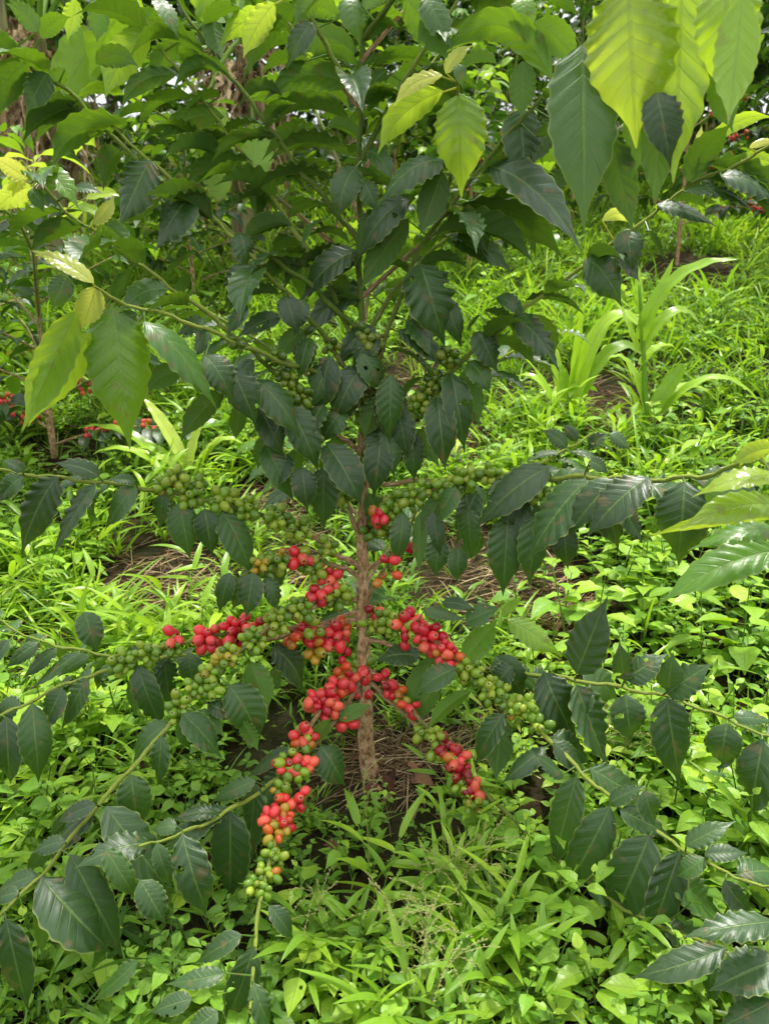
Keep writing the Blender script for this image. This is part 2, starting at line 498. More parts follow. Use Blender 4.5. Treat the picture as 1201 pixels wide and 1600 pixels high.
br('bl', ys([(562, 160), (520, 90), (480, 20), (450, -60)], 0, -.08), g0=.5, g1=.8)
# middle
br('b8', ys([(566, 850), (590, 822), (610, 797), (650, 778), (700, 758), (750, 745), (850, 748), (910, 745), (1025, 750), (1100, 745), (1155, 727), (1215, 700), (1290, 690)], 0, -.62, 1.3), r=.005, g0=.0, g1=.9)
br('b9', ys([(567, 760), (640, 752), (720, 748), (780, 742), (840, 725), (880, 705), (925, 678)], 0, .25), g0=.0, g1=.9)
br('b10', ys([(563, 888), (525, 865), (480, 832), (435, 815), (390, 800), (345, 785), (310, 780), (270, 770), (240, 765), (165, 755), (75, 745), (0, 735), (-70, 728)], 0, -.18), r=.0052, g0=.0, g1=.9)
br('b14', ys([(563, 905), (535, 885), (500, 876), (465, 872), (425, 882), (400, 886), (385, 895), (370, 905)], 0, -.10), g0=.0, g1=.7)
br('b11', ys([(562, 940), (525, 930), (490, 950), (460, 958), (430, 972), (395, 1003), (352, 1030), (315, 1070), (285, 1100), (262, 1138), (215, 1190), (165, 1245), (110, 1310), (65, 1370), (30, 1400), (-10, 1440), (-60, 1490)], 0, -.56), r=.0055, g0=.0, g1=.95)
br('b12', ys([(562, 968), (520, 975), (475, 983), (407, 975), (370, 985), (325, 997), (275, 1005), (225, 1022), (180, 1045), (110, 1065), (50, 1095), (0, 1120), (-60, 1150)], 0, -.22), r=.005, g0=.0, g1=.95)
br('b13', ys([(563, 955), (470, 985), (380, 1012), (300, 1025), (235, 1028), (175, 1025), (115, 1015), (50, 1000), (20, 980), (-30, 955)], 0, .0), g0=.0, g1=.9)
br('b15', ys([(563, 1048), (542, 1060), (520, 1085), (503, 1108), (490, 1125), (470, 1160), (452, 1192), (442, 1235), (440, 1275), (430, 1315), (420, 1350), (411, 1390), (403, 1425), (399, 1470), (396, 1520), (390, 1580)], 0, -.60), r=.0048, g0=.0, g1=.9)
br('b16', ys([(568, 990), (610, 978), (645, 978), (678, 998), (697, 1017), (737, 1050), (775, 1085), (810, 1112), (850, 1146), (900, 1200), (950, 1245), (1015, 1295), (1075, 1332), (1130, 1365), (1175, 1377), (1230, 1395)], 0, -.50), r=.0052, g0=.0, g1=.95)
br('b17', ys([(569, 1000), (650, 1015), (740, 1040), (810, 1051), (865, 1057), (930, 1067), (985, 1077), (1040, 1088), (1080, 1100), (1130, 1122), (1200, 1150), (1270, 1185)], 0, -.30), r=.0046, g0=.0, g1=.9)
br('b18', ys([(568, 1045), (595, 1060), (620, 1080), (640, 1105), (665, 1132), (677, 1147), (697, 1172), (720, 1200), (738, 1232), (750, 1257)], 0, -.20), g0=.0, g1=.3)
br('b19', ys([(568, 895), (595, 875), (618, 862), (636, 830), (650, 800)], 0, -.06), g0=.0, g1=.3)
br('b19b', ys([(568, 960), (578, 925), (592, 900), (606, 880)], 0, -.08), g0=.0, g1=.2)
br('b3c', ys([(567, 860), (548, 800), (530, 760), (515, 720), (490, 690)], 0, -.05), g0=.0, g1=.2)
br('b22', ys([(566, 1060), (530, 1120), (470, 1190), (410, 1235), (365, 1262), (320, 1288), (290, 1300), (255, 1312), (215, 1325)], 0, -.46), g0=.0, g1=.9)
br('b23', ys([(570, 1060), (700, 1180), (850, 1330), (1000, 1440), (1120, 1480), (1240, 1530)], 0, -.60), g0=.1, g1=.8)

BOBJ = {}
BPX = []
for k, b in BR.items():
    W3 = np.array([at(*p) for p in b['p']])
    n = max(24, len(W3) * 5)
    Wd = densify(W3, n)
    b['w'] = Wd
    t = np.linspace(0, 1, n)
    # nodes: slight swellings every few cm
    sL = np.concatenate([[0], np.cumsum(np.linalg.norm(np.diff(Wd, axis=0), axis=1))])
    R = b['rt'] + (b['r'] - b['rt']) * (1 - t) ** .8
    R = R * (1 + .28 * np.exp(-((sL % .045) - .022) ** 2 / .004 ** 2))
    zig = .0016 * np.sign(np.sin(sL / .045 * np.pi))
    Wd = Wd + zig[:, None] * np.array([.3, .5, 1])
    c = np.zeros((n, 4)); c[:, 3] = 1
    c[:, 0] = b['g0'] + (b['g1'] - b['g0']) * np.clip((t - .15) / .35, 0, 1)
    c[:, 1] = .5
    mb = MB(); mb.tube(Wd, R, 9, c, wob=.03)
    BOBJ[k] = mb.build('branch', M_BARK, shrub, ROOT_P)
    px, py = project(Wd)
    BPX.append((k, px, py, Wd))
BOBJ['tr'] = trunk
tpx, tpy = project(tq[:, :3])
BPX.append(('tr', tpx, tpy, tq[:, :3]))


def nearest(px, py, key=None):
    best = None
    for k, x, y, w in BPX:
        if key and k != key: continue
        d = np.hypot(x - px, y - py)
        if not key and k == 'tr': d = d + 25
        i = int(d.argmin())
        if best is None or d[i] < best[0]: best = (d[i], k, w[i], i)
    return best


# leaves: base x y, tip x y (tile pixels, twice the photo), seen width, mode, age, bow, branch
LV = {}
LV['A'] = '''240 0 215 112 60 U .72 0 b2|430 -10 285 228 125 U .62 20 b2|475 100 335 300 100 U .75 20 b2|312 -10 305 120 60 U .5 0 b2
640 180 420 188 90 A .22 50|722 245 560 275 80 A .12 40|550 235 398 330 60 U .5 30 b2|610 310 448 402 70 A .2 30|690 300 580 370 70 A .2 20
700 365 515 432 70 U .42 25|722 430 505 512 60 A .05 40|862 430 680 500 70 A .05 30|792 505 595 592 70 A .05 28|812 610 690 702 90 A .05 22
690 730 520 845 100 A .15 38|400 390 170 525 120 A .2 45|470 500 378 692 135 T .0 0|592 615 490 772 125 T .0 0 b3|500 590 380 692 80 U .1 0
150 230 85 345 95 T .05 0|205 215 145 290 60 U .35 0|290 340 90 432 100 A .05 30|235 320 85 402 70 A .1 20|90 190 0 352 100 U .3 20|20 100 8 172 30 U .8 0
100 580 -10 660 90 U .85 10 b4|70 500 42 605 55 T .95 0 b4|90 560 -10 495 60 U .95 0 b4|130 525 238 642 75 T .55 10 b4|100 590 135 658 50 T .15 0|232 590 312 602 40 T .0 5
290 700 350 618 42 T .97 -8 b4|200 660 40 742 70 A .22 15|260 700 110 772 60 A .1 12|290 740 200 790 70 A .1 10|400 790 205 802 80 A .05 22|285 690 410 765 60 U .5 12
530 80 408 110 90 U .3 25|490 -10 555 112 60 T .25 0|570 65 470 60 60 A .2 10|655 50 690 172 80 U .32 0|905 85 705 152 75 U .66 45|860 10 770 165 75 U .78 10
975 70 900 202 65 T .1 0|1110 170 930 192 80 U .35 50|1120 215 970 200 60 A .1 22|1098 270 838 312 95 U .3 45|1092 380 815 442 115 A .16 55|1092 490 850 502 70 A .08 42
960 190 830 228 60 A .1 20|1030 560 810 602 70 A .05 30|1030 650 910 682 60 A .2 20|1112 520 1058 682 85 T .0 10|905 710 770 752 70 A .05 20|1090 -10 1125 135 100 T .35 0
1000 -10 930 72 80 U .6 10|750 725 772 845 90 T .0 10|1090 760 970 742 60 A .05 20|1200 650 1112 805 105 T .0 0|1060 60 950 60 80 U .45 30|1080 600 1180 560 70 A .1 20
1140 250 1200 180 80 A .1 20|1140 100 1205 60 80 A .1 20|1140 130 1240 90 90 A .15 30|1150 350 1260 330 80 A .1 30|1130 470 1250 470 80 A .05 30|1130 600 1240 620 80 A .05 30|1130 560 1180 660 70 T .05 0
880 300 760 330 70 A .1 25|640 80 760 40 80 A .1 20|960 600 880 540 60 A .1 10|830 380 920 330 70 A .1 20|300 200 420 210 80 U .3 25|560 130 480 240 70 U .45 10|120 100 30 20 70 U .4 10|130 120 215 60 70 U .35 15'''
LV['B'] = '''760 -60 785 442 240 T .82 0 bn|930 -60 905 548 175 U .74 0 bn|1060 -60 1082 345 160 T .70 0 bn|1120 -20 1075 375 120 U .76 0 bn|618 140 625 695 190 T .27 0 bn|870 230 845 632 110 U .42 0 bn
700 400 770 692 100 U .25 0 bn|850 290 892 505 110 T .0 0 bn|1030 220 1082 392 80 U .25 0 bn|800 300 775 540 90 U .6 0 bn|235 292 240 607 175 S .66 0 bt|425 340 440 575 175 S .04 0 b5
185 285 0 462 90 U .75 30 bt|182 236 45 322 55 T .95 22 bt|192 230 268 150 40 T .97 10 bt|232 200 245 272 40 T .3 0 bt|525 250 165 202 95 U .55 115 b5|432 190 430 352 85 U .35 0 b5
60 -10 185 172 105 U .42 10|130 -10 205 142 90 T .05 0|-40 210 152 230 95 A .08 35|470 70 585 192 95 U .42 15|430 -10 442 122 65 T .45 0|460 -10 595 42 50 A .15 10
320 515 612 772 175 T .0 25 b5|185 500 -5 632 115 T .0 20|180 535 120 715 100 U .22 0|100 620 0 765 95 A .05 20|240 640 542 800 95 A .03 45|165 730 455 815 85 A .03 42
205 750 385 845 75 T .0 15|680 690 772 712 42 U .9 30 b6|758 715 772 850 135 T .02 0|825 720 870 805 90 A .05 0|745 770 700 850 80 T .0 0|940 600 1130 652 65 T .0 25
850 640 1022 702 65 T .0 10|1010 560 1205 725 95 A .15 35|1050 550 1230 642 95 T .0 20|1110 490 1215 512 45 U .7 5|1010 445 1192 372 50 U .78 22|1140 462 1215 440 25 T .97 5|975 470 990 400 20 T .97 0
540 380 470 505 90 U .15 10|590 540 520 600 90 U .15 10|470 430 590 480 80 A .1 20|300 440 180 400 80 A .1 25|10 220 -60 330 90 U .3 15|80 330 10 420 80 U .5 15|-70 120 60 60 90 A .2 30|-60 30 40 -30 90 U .5 20
350 200 240 230 80 A .1 15|280 560 400 520 70 A .05 20|620 440 690 560 90 U .2 0|540 620 480 700 70 A .05 0|-60 320 60 310 90 A .1 30|-60 420 50 400 80 A .1 25|-50 470 20 560 80 T .05 10'''
LV['C'] = '''355 150 405 585 195 S .58 0 bs|240 170 78 528 125 U .74 0 bs|285 240 95 515 140 U .66 0 bs|302 95 260 218 78 T .95 0 bs|450 205 672 470 120 S .28 20 bs|295 85 115 -10 62 T .96 12 bs|210 60 165 162 70 T .08 0
410 40 365 155 80 A .05 0|525 105 388 172 95 T .03 20|640 198 560 245 80 T .05 5|645 230 600 312 75 T .0 0|572 360 468 425 85 U .18 20|640 310 720 445 95 T .03 10|728 350 797 515 105 T .0 0
800 385 930 552 105 T .05 10|900 470 985 655 100 T .04 10|810 470 882 615 90 T .03 0|700 420 578 562 90 U .2 10|750 460 738 562 75 U .38 0|832 560 808 655 85 U .42 0|830 590 912 752 85 T .08 0
930 600 900 705 80 U .3 0|1020 590 1122 765 115 T .02 10|1012 660 1010 835 100 T .02 0|942 660 960 785 80 T .05 0|1132 345 1058 535 110 T .03 15|1030 320 990 485 95 T .02 0|1170 225 1060 345 85 T .05 18
962 260 940 375 75 T .05 0|872 120 708 172 65 A .05 22|982 40 842 88 75 A .05 22|780 30 710 135 85 T .0 0|890 125 930 235 85 T .03 0|1112 10 958 135 90 T .02 15|1152 110 952 265 100 T .03 32|612 -10 518 85 80 A .1 10
860 200 778 235 60 A .05 12|950 230 880 315 70 U .38 10|75 675 15 640 50 T .0 5|180 690 75 912 115 T .0 15|300 715 170 930 105 T .0 12|425 720 335 845 85 T .02 8|312 690 182 650 60 T .0 12
425 705 345 700 40 T .0 5|72 690 0 765 75 T .0 8|510 740 500 845 55 T .05 0|560 770 592 932 95 T .05 0|640 790 662 925 85 T .05 0|690 795 782 985 105 T .05 10|740 790 722 905 85 U .35 0|-20 680 -80 830 100 T .0 10
1080 480 1010 580 80 T .05 10|870 480 790 560 80 A .05 10|1000 250 900 290 70 A .05 20|680 180 620 120 70 A .1 10|560 130 600 60 70 A .1 10|1130 300 1200 420 80 T .05 0|1190 420 1260 560 90 T .03 10|1180 480 1200 640 80 U .3 0
1080 130 1010 40 80 A .05 15|1130 180 1050 130 80 A .05 15|430 180 360 240 60 U .3 10|1060 560 1020 700 90 U .3 0|900 620 850 720 80 T .02 0|1150 740 1210 880 80 U .3 0'''
LV['D'] = '''112 25 187 275 165 T .0 0 b5|190 130 238 275 65 T .0 0|70 200 162 335 95 T .03 15|20 290 145 395 85 A .08 25|20 370 18 565 85 T .03 0|62 485 48 645 85 T .0 0|90 555 92 695 65 T .05 0|165 440 190 655 95 T .03 0
210 365 252 595 95 T .03 0|250 355 292 515 85 U .32 0|262 330 325 425 75 T .05 10|290 235 352 355 85 T .02 0|300 185 260 235 60 A .05 0|312 170 412 252 70 A .05 12|400 190 535 345 115 T .02 15|440 140 615 185 65 A .03 22
350 130 432 192 65 T .02 10|625 10 732 145 125 T .0 15|745 -10 792 72 75 T .0 0|100 540 165 645 80 U .25 0|0 540 30 680 80 T .05 0|120 380 60 460 70 A .1 10|-10 250 -90 340 80 T .03 15|-20 440 -60 560 80 U .3 0|-10 560 -30 740 90 T .03 0
515 660 292 845 125 T .0 20 b8|632 700 458 935 155 T .03 15 b8|722 700 590 855 115 T .0 12 b8|825 690 648 860 135 T .0 15 b8|225 722 165 835 85 T .02 5|290 735 228 890 85 T .03 5|940 705 918 945 165 T .08 0 b8|1050 690 1008 775 95 T .3 0 b8
570 600 498 548 55 T .05 8|640 600 695 558 55 T .03 5|640 640 695 675 65 T .05 5|565 620 448 642 55 A .1 10|705 555 765 602 55 T .05 5|600 580 560 530 40 T .03 5|560 650 600 690 50 T .05 0|480 660 420 690 50 T .05 5
1150 640 1110 655 60 U .82 5 b8|1225 600 1100 648 75 U .82 15 b8|1225 690 985 748 95 T .78 25 b8|1235 780 950 845 105 T .80 30 b8|350 700 420 850 90 T .03 0|400 740 500 870 90 T .03 0|190 735 120 850 80 U .3 0|440 760 380 900 80 T .0 0|680 740 730 900 100 T .02 0|560 740 540 900 90 T .03 0'''
LV['E'] = '''30 400 -10 475 55 T .04 8|120 410 25 482 55 T .04 10|180 430 78 515 55 T .04 10|250 440 105 545 65 T .04 12|282 450 188 512 45 T .04 10|265 312 302 428 85 T .05 0|20 640 28 845 95 T .02 0|100 598 122 825 105 T .02 0
195 550 135 675 85 T .04 5|275 520 195 668 85 T .03 8|430 480 502 665 90 T .03 0|510 450 532 598 85 T .03 0|590 440 602 545 110 T .03 0|570 630 682 755 110 T .1 10|715 540 802 695 130 T .03 15|850 420 942 555 120 T .03 25
780 470 830 612 115 U .45 10|870 480 848 552 85 U .4 0|650 600 722 642 70 T .03 10|560 650 592 735 70 U .3 0|620 620 692 695 80 U .35 5|755 650 802 735 75 U .5 0|720 190 688 305 60 T .03 8|790 190 770 318 85 T .03 0
830 200 872 305 60 T .03 8|760 200 728 295 70 T .05 0|505 700 490 845 70 T .05 0|1060 650 1152 610 55 U .42 8|985 720 1032 650 60 U .55 5|1000 730 1072 845 115 T .06 10|905 740 778 825 70 T .05 10|450 480 420 620 85 U .25 0'''
LV['F'] = '''600 505 685 290 145 T .0 0|750 525 735 415 70 T .02 0|755 525 872 450 110 T .03 8|882 568 1010 482 115 T .02 5|885 560 900 450 90 T .02 0|500 500 598 705 140 T .02 0|600 540 692 775 150 T .0 0|755 570 772 705 120 T .02 0
882 580 920 825 150 T .0 0|1070 660 1048 795 115 T .05 5|1182 710 1140 945 140 T .02 0|1090 640 1205 652 55 T .1 8|385 335 540 440 95 T .62 12 b16|250 465 342 348 95 U .62 0 b16|365 325 427 265 42 T .75 0 b16|255 345 355 300 95 T .05 5 b16
120 310 252 338 60 T .03 12|180 285 275 300 50 T .05 10|110 450 -15 462 90 T .03 15|160 450 70 625 75 U .3 15|225 490 108 562 90 T .04 15|272 560 148 672 65 U .48 15|180 520 105 655 70 U .4 10|350 450 432 565 120 T .02 5
365 640 350 820 110 U .38 0|372 630 290 780 90 T .08 10|502 735 378 835 75 T .06 10|530 720 622 805 80 T .05 10|60 0 40 152 65 T .05 0 b8|112 0 110 172 55 U .3 0 b8|152 0 172 125 60 T .05 0 b8|262 -10 272 132 75 T .03 0 b8
385 10 372 238 115 T .0 0 b8|472 10 455 215 95 T .02 0 b8|170 80 160 192 75 T .03 0 b8|230 110 230 212 65 T .03 0 b8|560 40 572 165 80 T .03 0 b8|750 -10 802 85 90 T .03 0 b8|300 60 250 150 70 U .3 0 b8|1215 20 858 72 60 U .80 20 b8|1235 60 975 115 90 T .4 30 b8|1240 120 865 282 135 T .35 35 b8|400 480 340 560 80 T .04 8|640 560 600 640 80 T .05 0'''
LV['G'] = '''410 60 432 225 115 T .03 5|330 160 512 405 155 T .0 15|300 155 188 205 65 T .03 15|320 155 168 265 70 U .15 30|205 270 108 305 65 T .02 15|200 272 98 365 75 U .15 20|120 375 -5 425 75 T .0 20|130 380 332 592 195 T .0 15
220 310 372 605 135 T .03 10|140 400 132 612 75 U .62 0|20 510 82 775 115 T .0 0|60 430 -10 455 60 T .03 12|330 290 422 435 85 T .05 5|720 175 720 465 140 T .0 0|570 245 642 475 125 T .0 5|800 90 770 335 115 T .02 5
680 180 548 202 65 T .05 20|800 80 668 142 65 T .05 15|490 275 532 405 65 T .04 5|440 390 512 515 105 T .05 5|555 222 478 232 60 T .05 10|430 640 298 758 75 T .04 10 b15|702 680 535 712 75 T .05 12 b15|792 600 708 825 115 T .03 5 b15
755 560 618 642 85 T .03 15 b15|842 470 912 565 75 T .05 10 b15|792 710 852 845 85 T .05 5 b15|680 800 580 860 90 T .05 5 b15|600 760 480 800 80 T .05 10 b15'''
LV['H'] = '''600 65 530 335 115 T .02 8|705 160 555 445 130 T .02 8|640 40 812 155 105 T .03 20|735 170 882 245 85 T .03 15|828 250 700 612 175 T .0 10|922 300 830 565 125 T .02 5|1000 320 918 372 85 T .1 5|908 375 1052 495 135 T .32 10
815 110 848 212 80 T .1 0|940 282 1082 212 75 T .05 8|1062 390 1165 505 85 T .05 5|1150 400 1210 490 75 U .5 5|1000 310 1125 305 65 T .05 8|1065 600 795 685 115 T .02 15 b23|1215 520 958 562 125 T .02 20 b23|1225 640 1035 725 185 T .0 15 b23
1035 650 1000 755 95 T .03 0 b23|1215 770 1045 850 120 T .03 10 b23|1205 560 1110 500 90 T .04 5 b23|1100 700 1215 830 120 T .03 5 b23|560 60 480 0 70 T .05 0 b16|700 150 800 100 70 T .06 5 b16'''

LV['X'] = '''800 160 640 308 95 T .0 15|965 0 805 195 110 T .0 20|965 60 830 262 90 U .2 10|770 150 640 205 70 A .05 20|722 170 580 292 70 A .05 25|640 210 498 262 65 A .05 20|600 80 458 142 70 A .08 20|558 290 402 362 70 A .08 22
632 310 610 412 75 T .0 5|565 370 440 425 65 T .0 10|862 400 750 502 85 T .03 15|825 515 740 682 95 T .02 10|727 490 668 642 85 T .02 5|655 430 620 562 65 T .02 5|872 590 932 762 85 T .02 5|1060 100 1215 130 90 A .05 35|1085 80 1210 50 80 A .1 20
920 470 1042 572 85 A .1 25|930 410 1072 522 75 T .0 15|520 240 430 310 60 A .05 15|460 330 400 420 60 T .02 5|700 640 640 760 80 T .02 5|560 620 520 760 75 T .02 5|480 500 420 600 70 T .02 10|880 700 850 850 80 T .02 0|760 780 820 900 80 T .02 5|930 640 960 800 75 T .02 0|700 60 640 150 60 A .1 15|870 200 980 260 70 A .05 20|860 120 940 60 70 A .08 15'''

FOL = {}
YOUNG = []
leafR = np.random.default_rng(21)


def place_leaf(b3, t3, w3, mode, age, bow3, key, i, node=None, hi=True, mb=None):
    L = np.linalg.norm(t3 - b3)
    tc = nrm(CAM - (b3 + t3) / 2)
    r = leafR.random()
    jit = leafR.normal(0, .13, 3)
    fold = .12 + .16 * leafR.random()
    if age < .5: age = age + .05 * float(np.clip((b3[2] - .95) / .35, 0, 1))
    if mode == 'T':
        N = tc * .62 + UP * .62 + jit
    elif mode == 'S':
        N = tc * .5 + UP * .75 + jit * .5; fold = .1
    elif mode == 'U':
        N = UP * .25 - tc * .75 + jit
        fold = .2 + .15 * leafR.random()
    else:
        hi_ = np.clip((b3[2] - .6) / .4, 0, 1)
        q = leafR.random()
        N = UP + jit + tc * (.25 - (.35 + .4 * q) * hi_)
        w3 = max(w3, .47 * L); fold = .30 + .38 * leafR.random() * hi_
    w3 = min(w3 * (1.04 if mode == 'T' else .96), (.64 if mode == 'T' else .54) * L)
    T = nrm(t3 - b3)
    perp = UP - T * np.dot(UP, T)
    if np.linalg.norm(perp) < .35: perp = nrm(perp + tc * .5)
    perp = nrm(perp)
    bw = perp * bow3
    if mode in 'TS' and age < .9:
        # the blade first reaches out from the twig, then hangs
        tch = nrm(tc * [1, 1, 0]); q = leafR.uniform(.16, .42) * (.35 + .65 * max(0., -T[2]))
        if mode == 'S' or L > .16: q *= .55
        bw = bw + (tch * q * L + UP * .16 * q * L - (t3 - b3) * .12) / 2
    m = mb if mb is not None else FOL.setdefault(key, MB())
    big = L > .11
    leaf(m, b3, t3, w3, N, bw, age, r, fold, bites=(int(leafR.integers(1, 4)) if leafR.random() < .16 and age < .6 else 0), nr=58 if big else 46, nc=13 if big else 9, wave=(.04 if L > .17 else .065 if mode == 'T' else .06 if mode == 'A' else .055) * (.6 + .8 * leafR.random()),
         quilt=.009 + .009 * leafR.random(), nv=6.8 + leafR.random() * 1.8, tipcurl=.02 + .2 * leafR.random(), twist=leafR.normal(0, .22), cup=.08 + .32 * leafR.random())
    if node is not None and np.linalg.norm(node - b3) < .07:
        mid = (node + b3) / 2
        m.tube(bez(node, mid, b3 + (t3 - b3) * .02, 5), np.linspace(.0016, .0011, 5), 5, (min(1, age + .25), .5, 0, 1), uv=(.5, .5))


nleaf = 0
for tl, txt in LV.items():
    ox, oy = TILE[tl]
    for it in txt.replace('\n', '|').split('|'):
        q = it.split()
        bx, by, tx, ty, w, = [float(z) for z in q[:5]]
        mode, age, bow = q[5], float(q[6]), float(q[7]); key = q[8] if len(q) > 8 else None
        bx, tx = ox + bx / 2, ox + tx / 2; by, ty = oy + by / 2, oy + ty / 2; w /= 2; bow /= 2
        d, k, P, i = nearest(bx, by, key)
        Yb = P[1] + leafR.normal(0, .012) + (-.02 if mode == 'T' else .0)
        b3 = at(bx, by, Yb)
        scale = (b3[1] - CAM[1]) / F * 1.02
        L2 = math.hypot(tx - bx, ty - by) * scale
        dY = leafR.normal(-.02, .10) * L2 + (0 if mode != 'A' else leafR.normal(0, .25) * L2)
        t3 = at(tx, ty, Yb + dY)
        t3 = b3 + (t3 - b3) * (1.12 if L2 < .14 else 1.05)
        g = tz(t3[0], t3[1]) + .015
        if t3[2] < g: t3[2] = g
        node = P if d < 45 else None
        if mode == 'U' and age < .65: age *= .6
        if age >= .7:
            mb = MB(); place_leaf(b3, t3, w * scale, mode, age, bow * scale, k, nleaf, node, mb=mb)
            YOUNG.append((k, mb))
        else:
            place_leaf(b3, t3, w * scale, mode, age, bow * scale, k, nleaf, node)
        nleaf += 1

# further side branches at the back of the shrub, which fill it in the round
backs = []
for j, (zz, az, rise, ln) in enumerate([(.42, 70, .15, .42), (.55, 120, .2, .42), (.68, 35, .45, .45), (.74, 150, .5, .42), (.85, 85, .6, .42), (.95, 25, .7, .40), (1.0, 165, .7, .42), (1.08, 110, .8, .40), (1.15, 60, .85, .38), (1.25, 145, .9, .36), (1.32, 15, .95, .34), (1.4, 95, 1.0, .32), (.30, 100, .0, .4)]):
    ti = int(np.abs(tq[:, 2] - zz).argmin()); p0 = tq[ti, :3]
    a = math.radians(az)
    e = p0 + np.array([math.cos(a) * ln, math.sin(a) * ln, rise * ln])
    path = bez(p0, (p0 + e) / 2 + UP * .03, e, 40)
    mb = MB(); c = np.zeros((40, 4)); c[:, 3] = 1; c[:, 0] = np.clip(np.linspace(-.2, 1.4, 40), 0, .9)
    mb.tube(path, np.linspace(.0045, .0016, 40), 8, c)
    k = 'k%d' % j; BOBJ[k] = mb.build('branch', M_BARK, shrub, ROOT_P)
    fwd = nrm(e - p0); lat = nrm(np.cross(fwd, UP))
    s0 = .35
    nn = 7
    for q in range(nn):
        t = s0 + (1 - s0) * q / (nn - 1); P = path[min(39, int(t * 39))]
        for sg in (-1, 1):
            L = (.13 + .04 * leafR.random()) * (1 - .3 * t)
            dirv = nrm(lat * sg * (.8 + .2 * leafR.random()) + fwd * .5 + UP * leafR.normal(-.45, .2))
            place_leaf(P + dirv * .012, P + dirv * L, L * .4, 'A', .05 + .2 * leafR.random() + (.3 if q == nn - 1 else 0), .12 * L, k, 0, P)

# the rest of the opposite pairs along the branches of the photograph
ax = np.random.default_rng(77)
for k, t0, pr, Lm in [('b0', .3, .15, .14), ('b1', .3, .15, .145), ('b2', .3, .15, .145), ('b3', .4, .15, .14), ('b4', .45, .2, .13), ('b5', .4, .35, .14), ('b5b', .3, .7, .13), ('b6', .4, .35, .13), ('bl', .2, .35, .14), ('bm', .2, .35, .14),
                      ('b8', .45, .5, .13), ('b9', .4, .8, .1), ('b10', .55, .5, .13), ('b11', .5, .42, .14), ('b12', .55, .5, .13), ('b13', .4, .8, .12), ('b16', .5, .42, .14), ('b17', .35, .5, .14), ('b22', .4, .4, .12), ('b14', .6, .6, .1), ('b19', .5, .6, .1), ('b23', .6, .5, .14)]:
    Wd = BR[k]['w']; sL = np.concatenate([[0], np.cumsum(np.linalg.norm(np.diff(Wd, axis=0), axis=1))])
    s = t0 * sL[-1]
    low = k in ('b8', 'b10', 'b11', 'b12', 'b13', 'b16', 'b17', 'b22', 'b23', 'b14', 'b19')
    while s < sL[-1] * .98:
        P = np.array([np.interp(s, sL, Wd[:, q]) for q in range(3)]); i = min(len(Wd) - 2, int(np.searchsorted(sL, s)))
        fwd = nrm(Wd[i + 1] - Wd[max(0, i - 1)]); lat = nrm(np.cross(fwd, UP))
        if lat[1] < 0: lat = -lat
        for sg in ((1,) if low else (1, -1)):
            if ax.random() < pr:
                L = Lm * ax.uniform(.75, 1.15)
                dv = nrm(lat * sg * ax.uniform(.35, .8) + fwd * ax.uniform(.3, .7) + UP * ax.normal(-.55, .2))
                e = P + dv * L; g = tz(e[0], e[1]) + .02
                e[2] = max(e[2], g)
                place_leaf(P + dv * .012, e, L * .40, 'A' if not low else 'T', .02 + .14 * ax.random(), .11 * L, k, 0, P)
        s += .042 * ax.uniform(.9, 1.15)

for k, m in FOL.items():
    m.build('foliage', M_LEAF, BOBJ[k], ROOT_P)
for k, m in YOUNG:
    o = m.build('young_leaf', M_LEAF, BOBJ[k], ROOT_P); o['label'] = 'bright yellow-green young leaf'

# ------------------------------------------------------------------ cherries
CR = np.random.default_rng(5)
PAL = {'G': [(.17, .30, .020), (.23, .36, .025), (.12, .23, .018), (.29, .38, .03)], 'R': [(.80, .06, .065), (.74, .035, .045), (.82, .12, .07), (.52, .014, .028)],
       'O': [(.62, .11, .018), (.66, .07, .02), (.50, .17, .02)], 'Y': [(.40, .30, .025), (.30, .27, .022), (.46, .26, .02)], 'D': [(.30, .008, .016), (.22, .008, .012), (.42, .02, .02)]}


def sphere_grid(nr=10, nc=12):
    v = np.linspace(0, 1, nr); th = np.linspace(0, 2 * np.pi, nc + 1)
    ph = np.pi * v
    # oval with a slightly flattened far end
    z = -np.cos(ph); r = np.sin(ph) ** .95
    z = np.where(z > .93, .93 - (z - .93) * .6, z)
    P = np.stack(np.broadcast_arrays(r[:, None] * np.cos(th), r[:, None] * np.sin(th), z[:, None]), -1)
    UV = np.stack(np.broadcast_arrays(th[None] / (2 * np.pi), v[:, None]), -1)
    return P, UV


SG, SGUV = sphere_grid()


def frame(d):
    d = nrm(d); a = nrm(np.cross(d, [.3, .9, .2])); return np.stack([a, np.cross(d, a), d], 1)


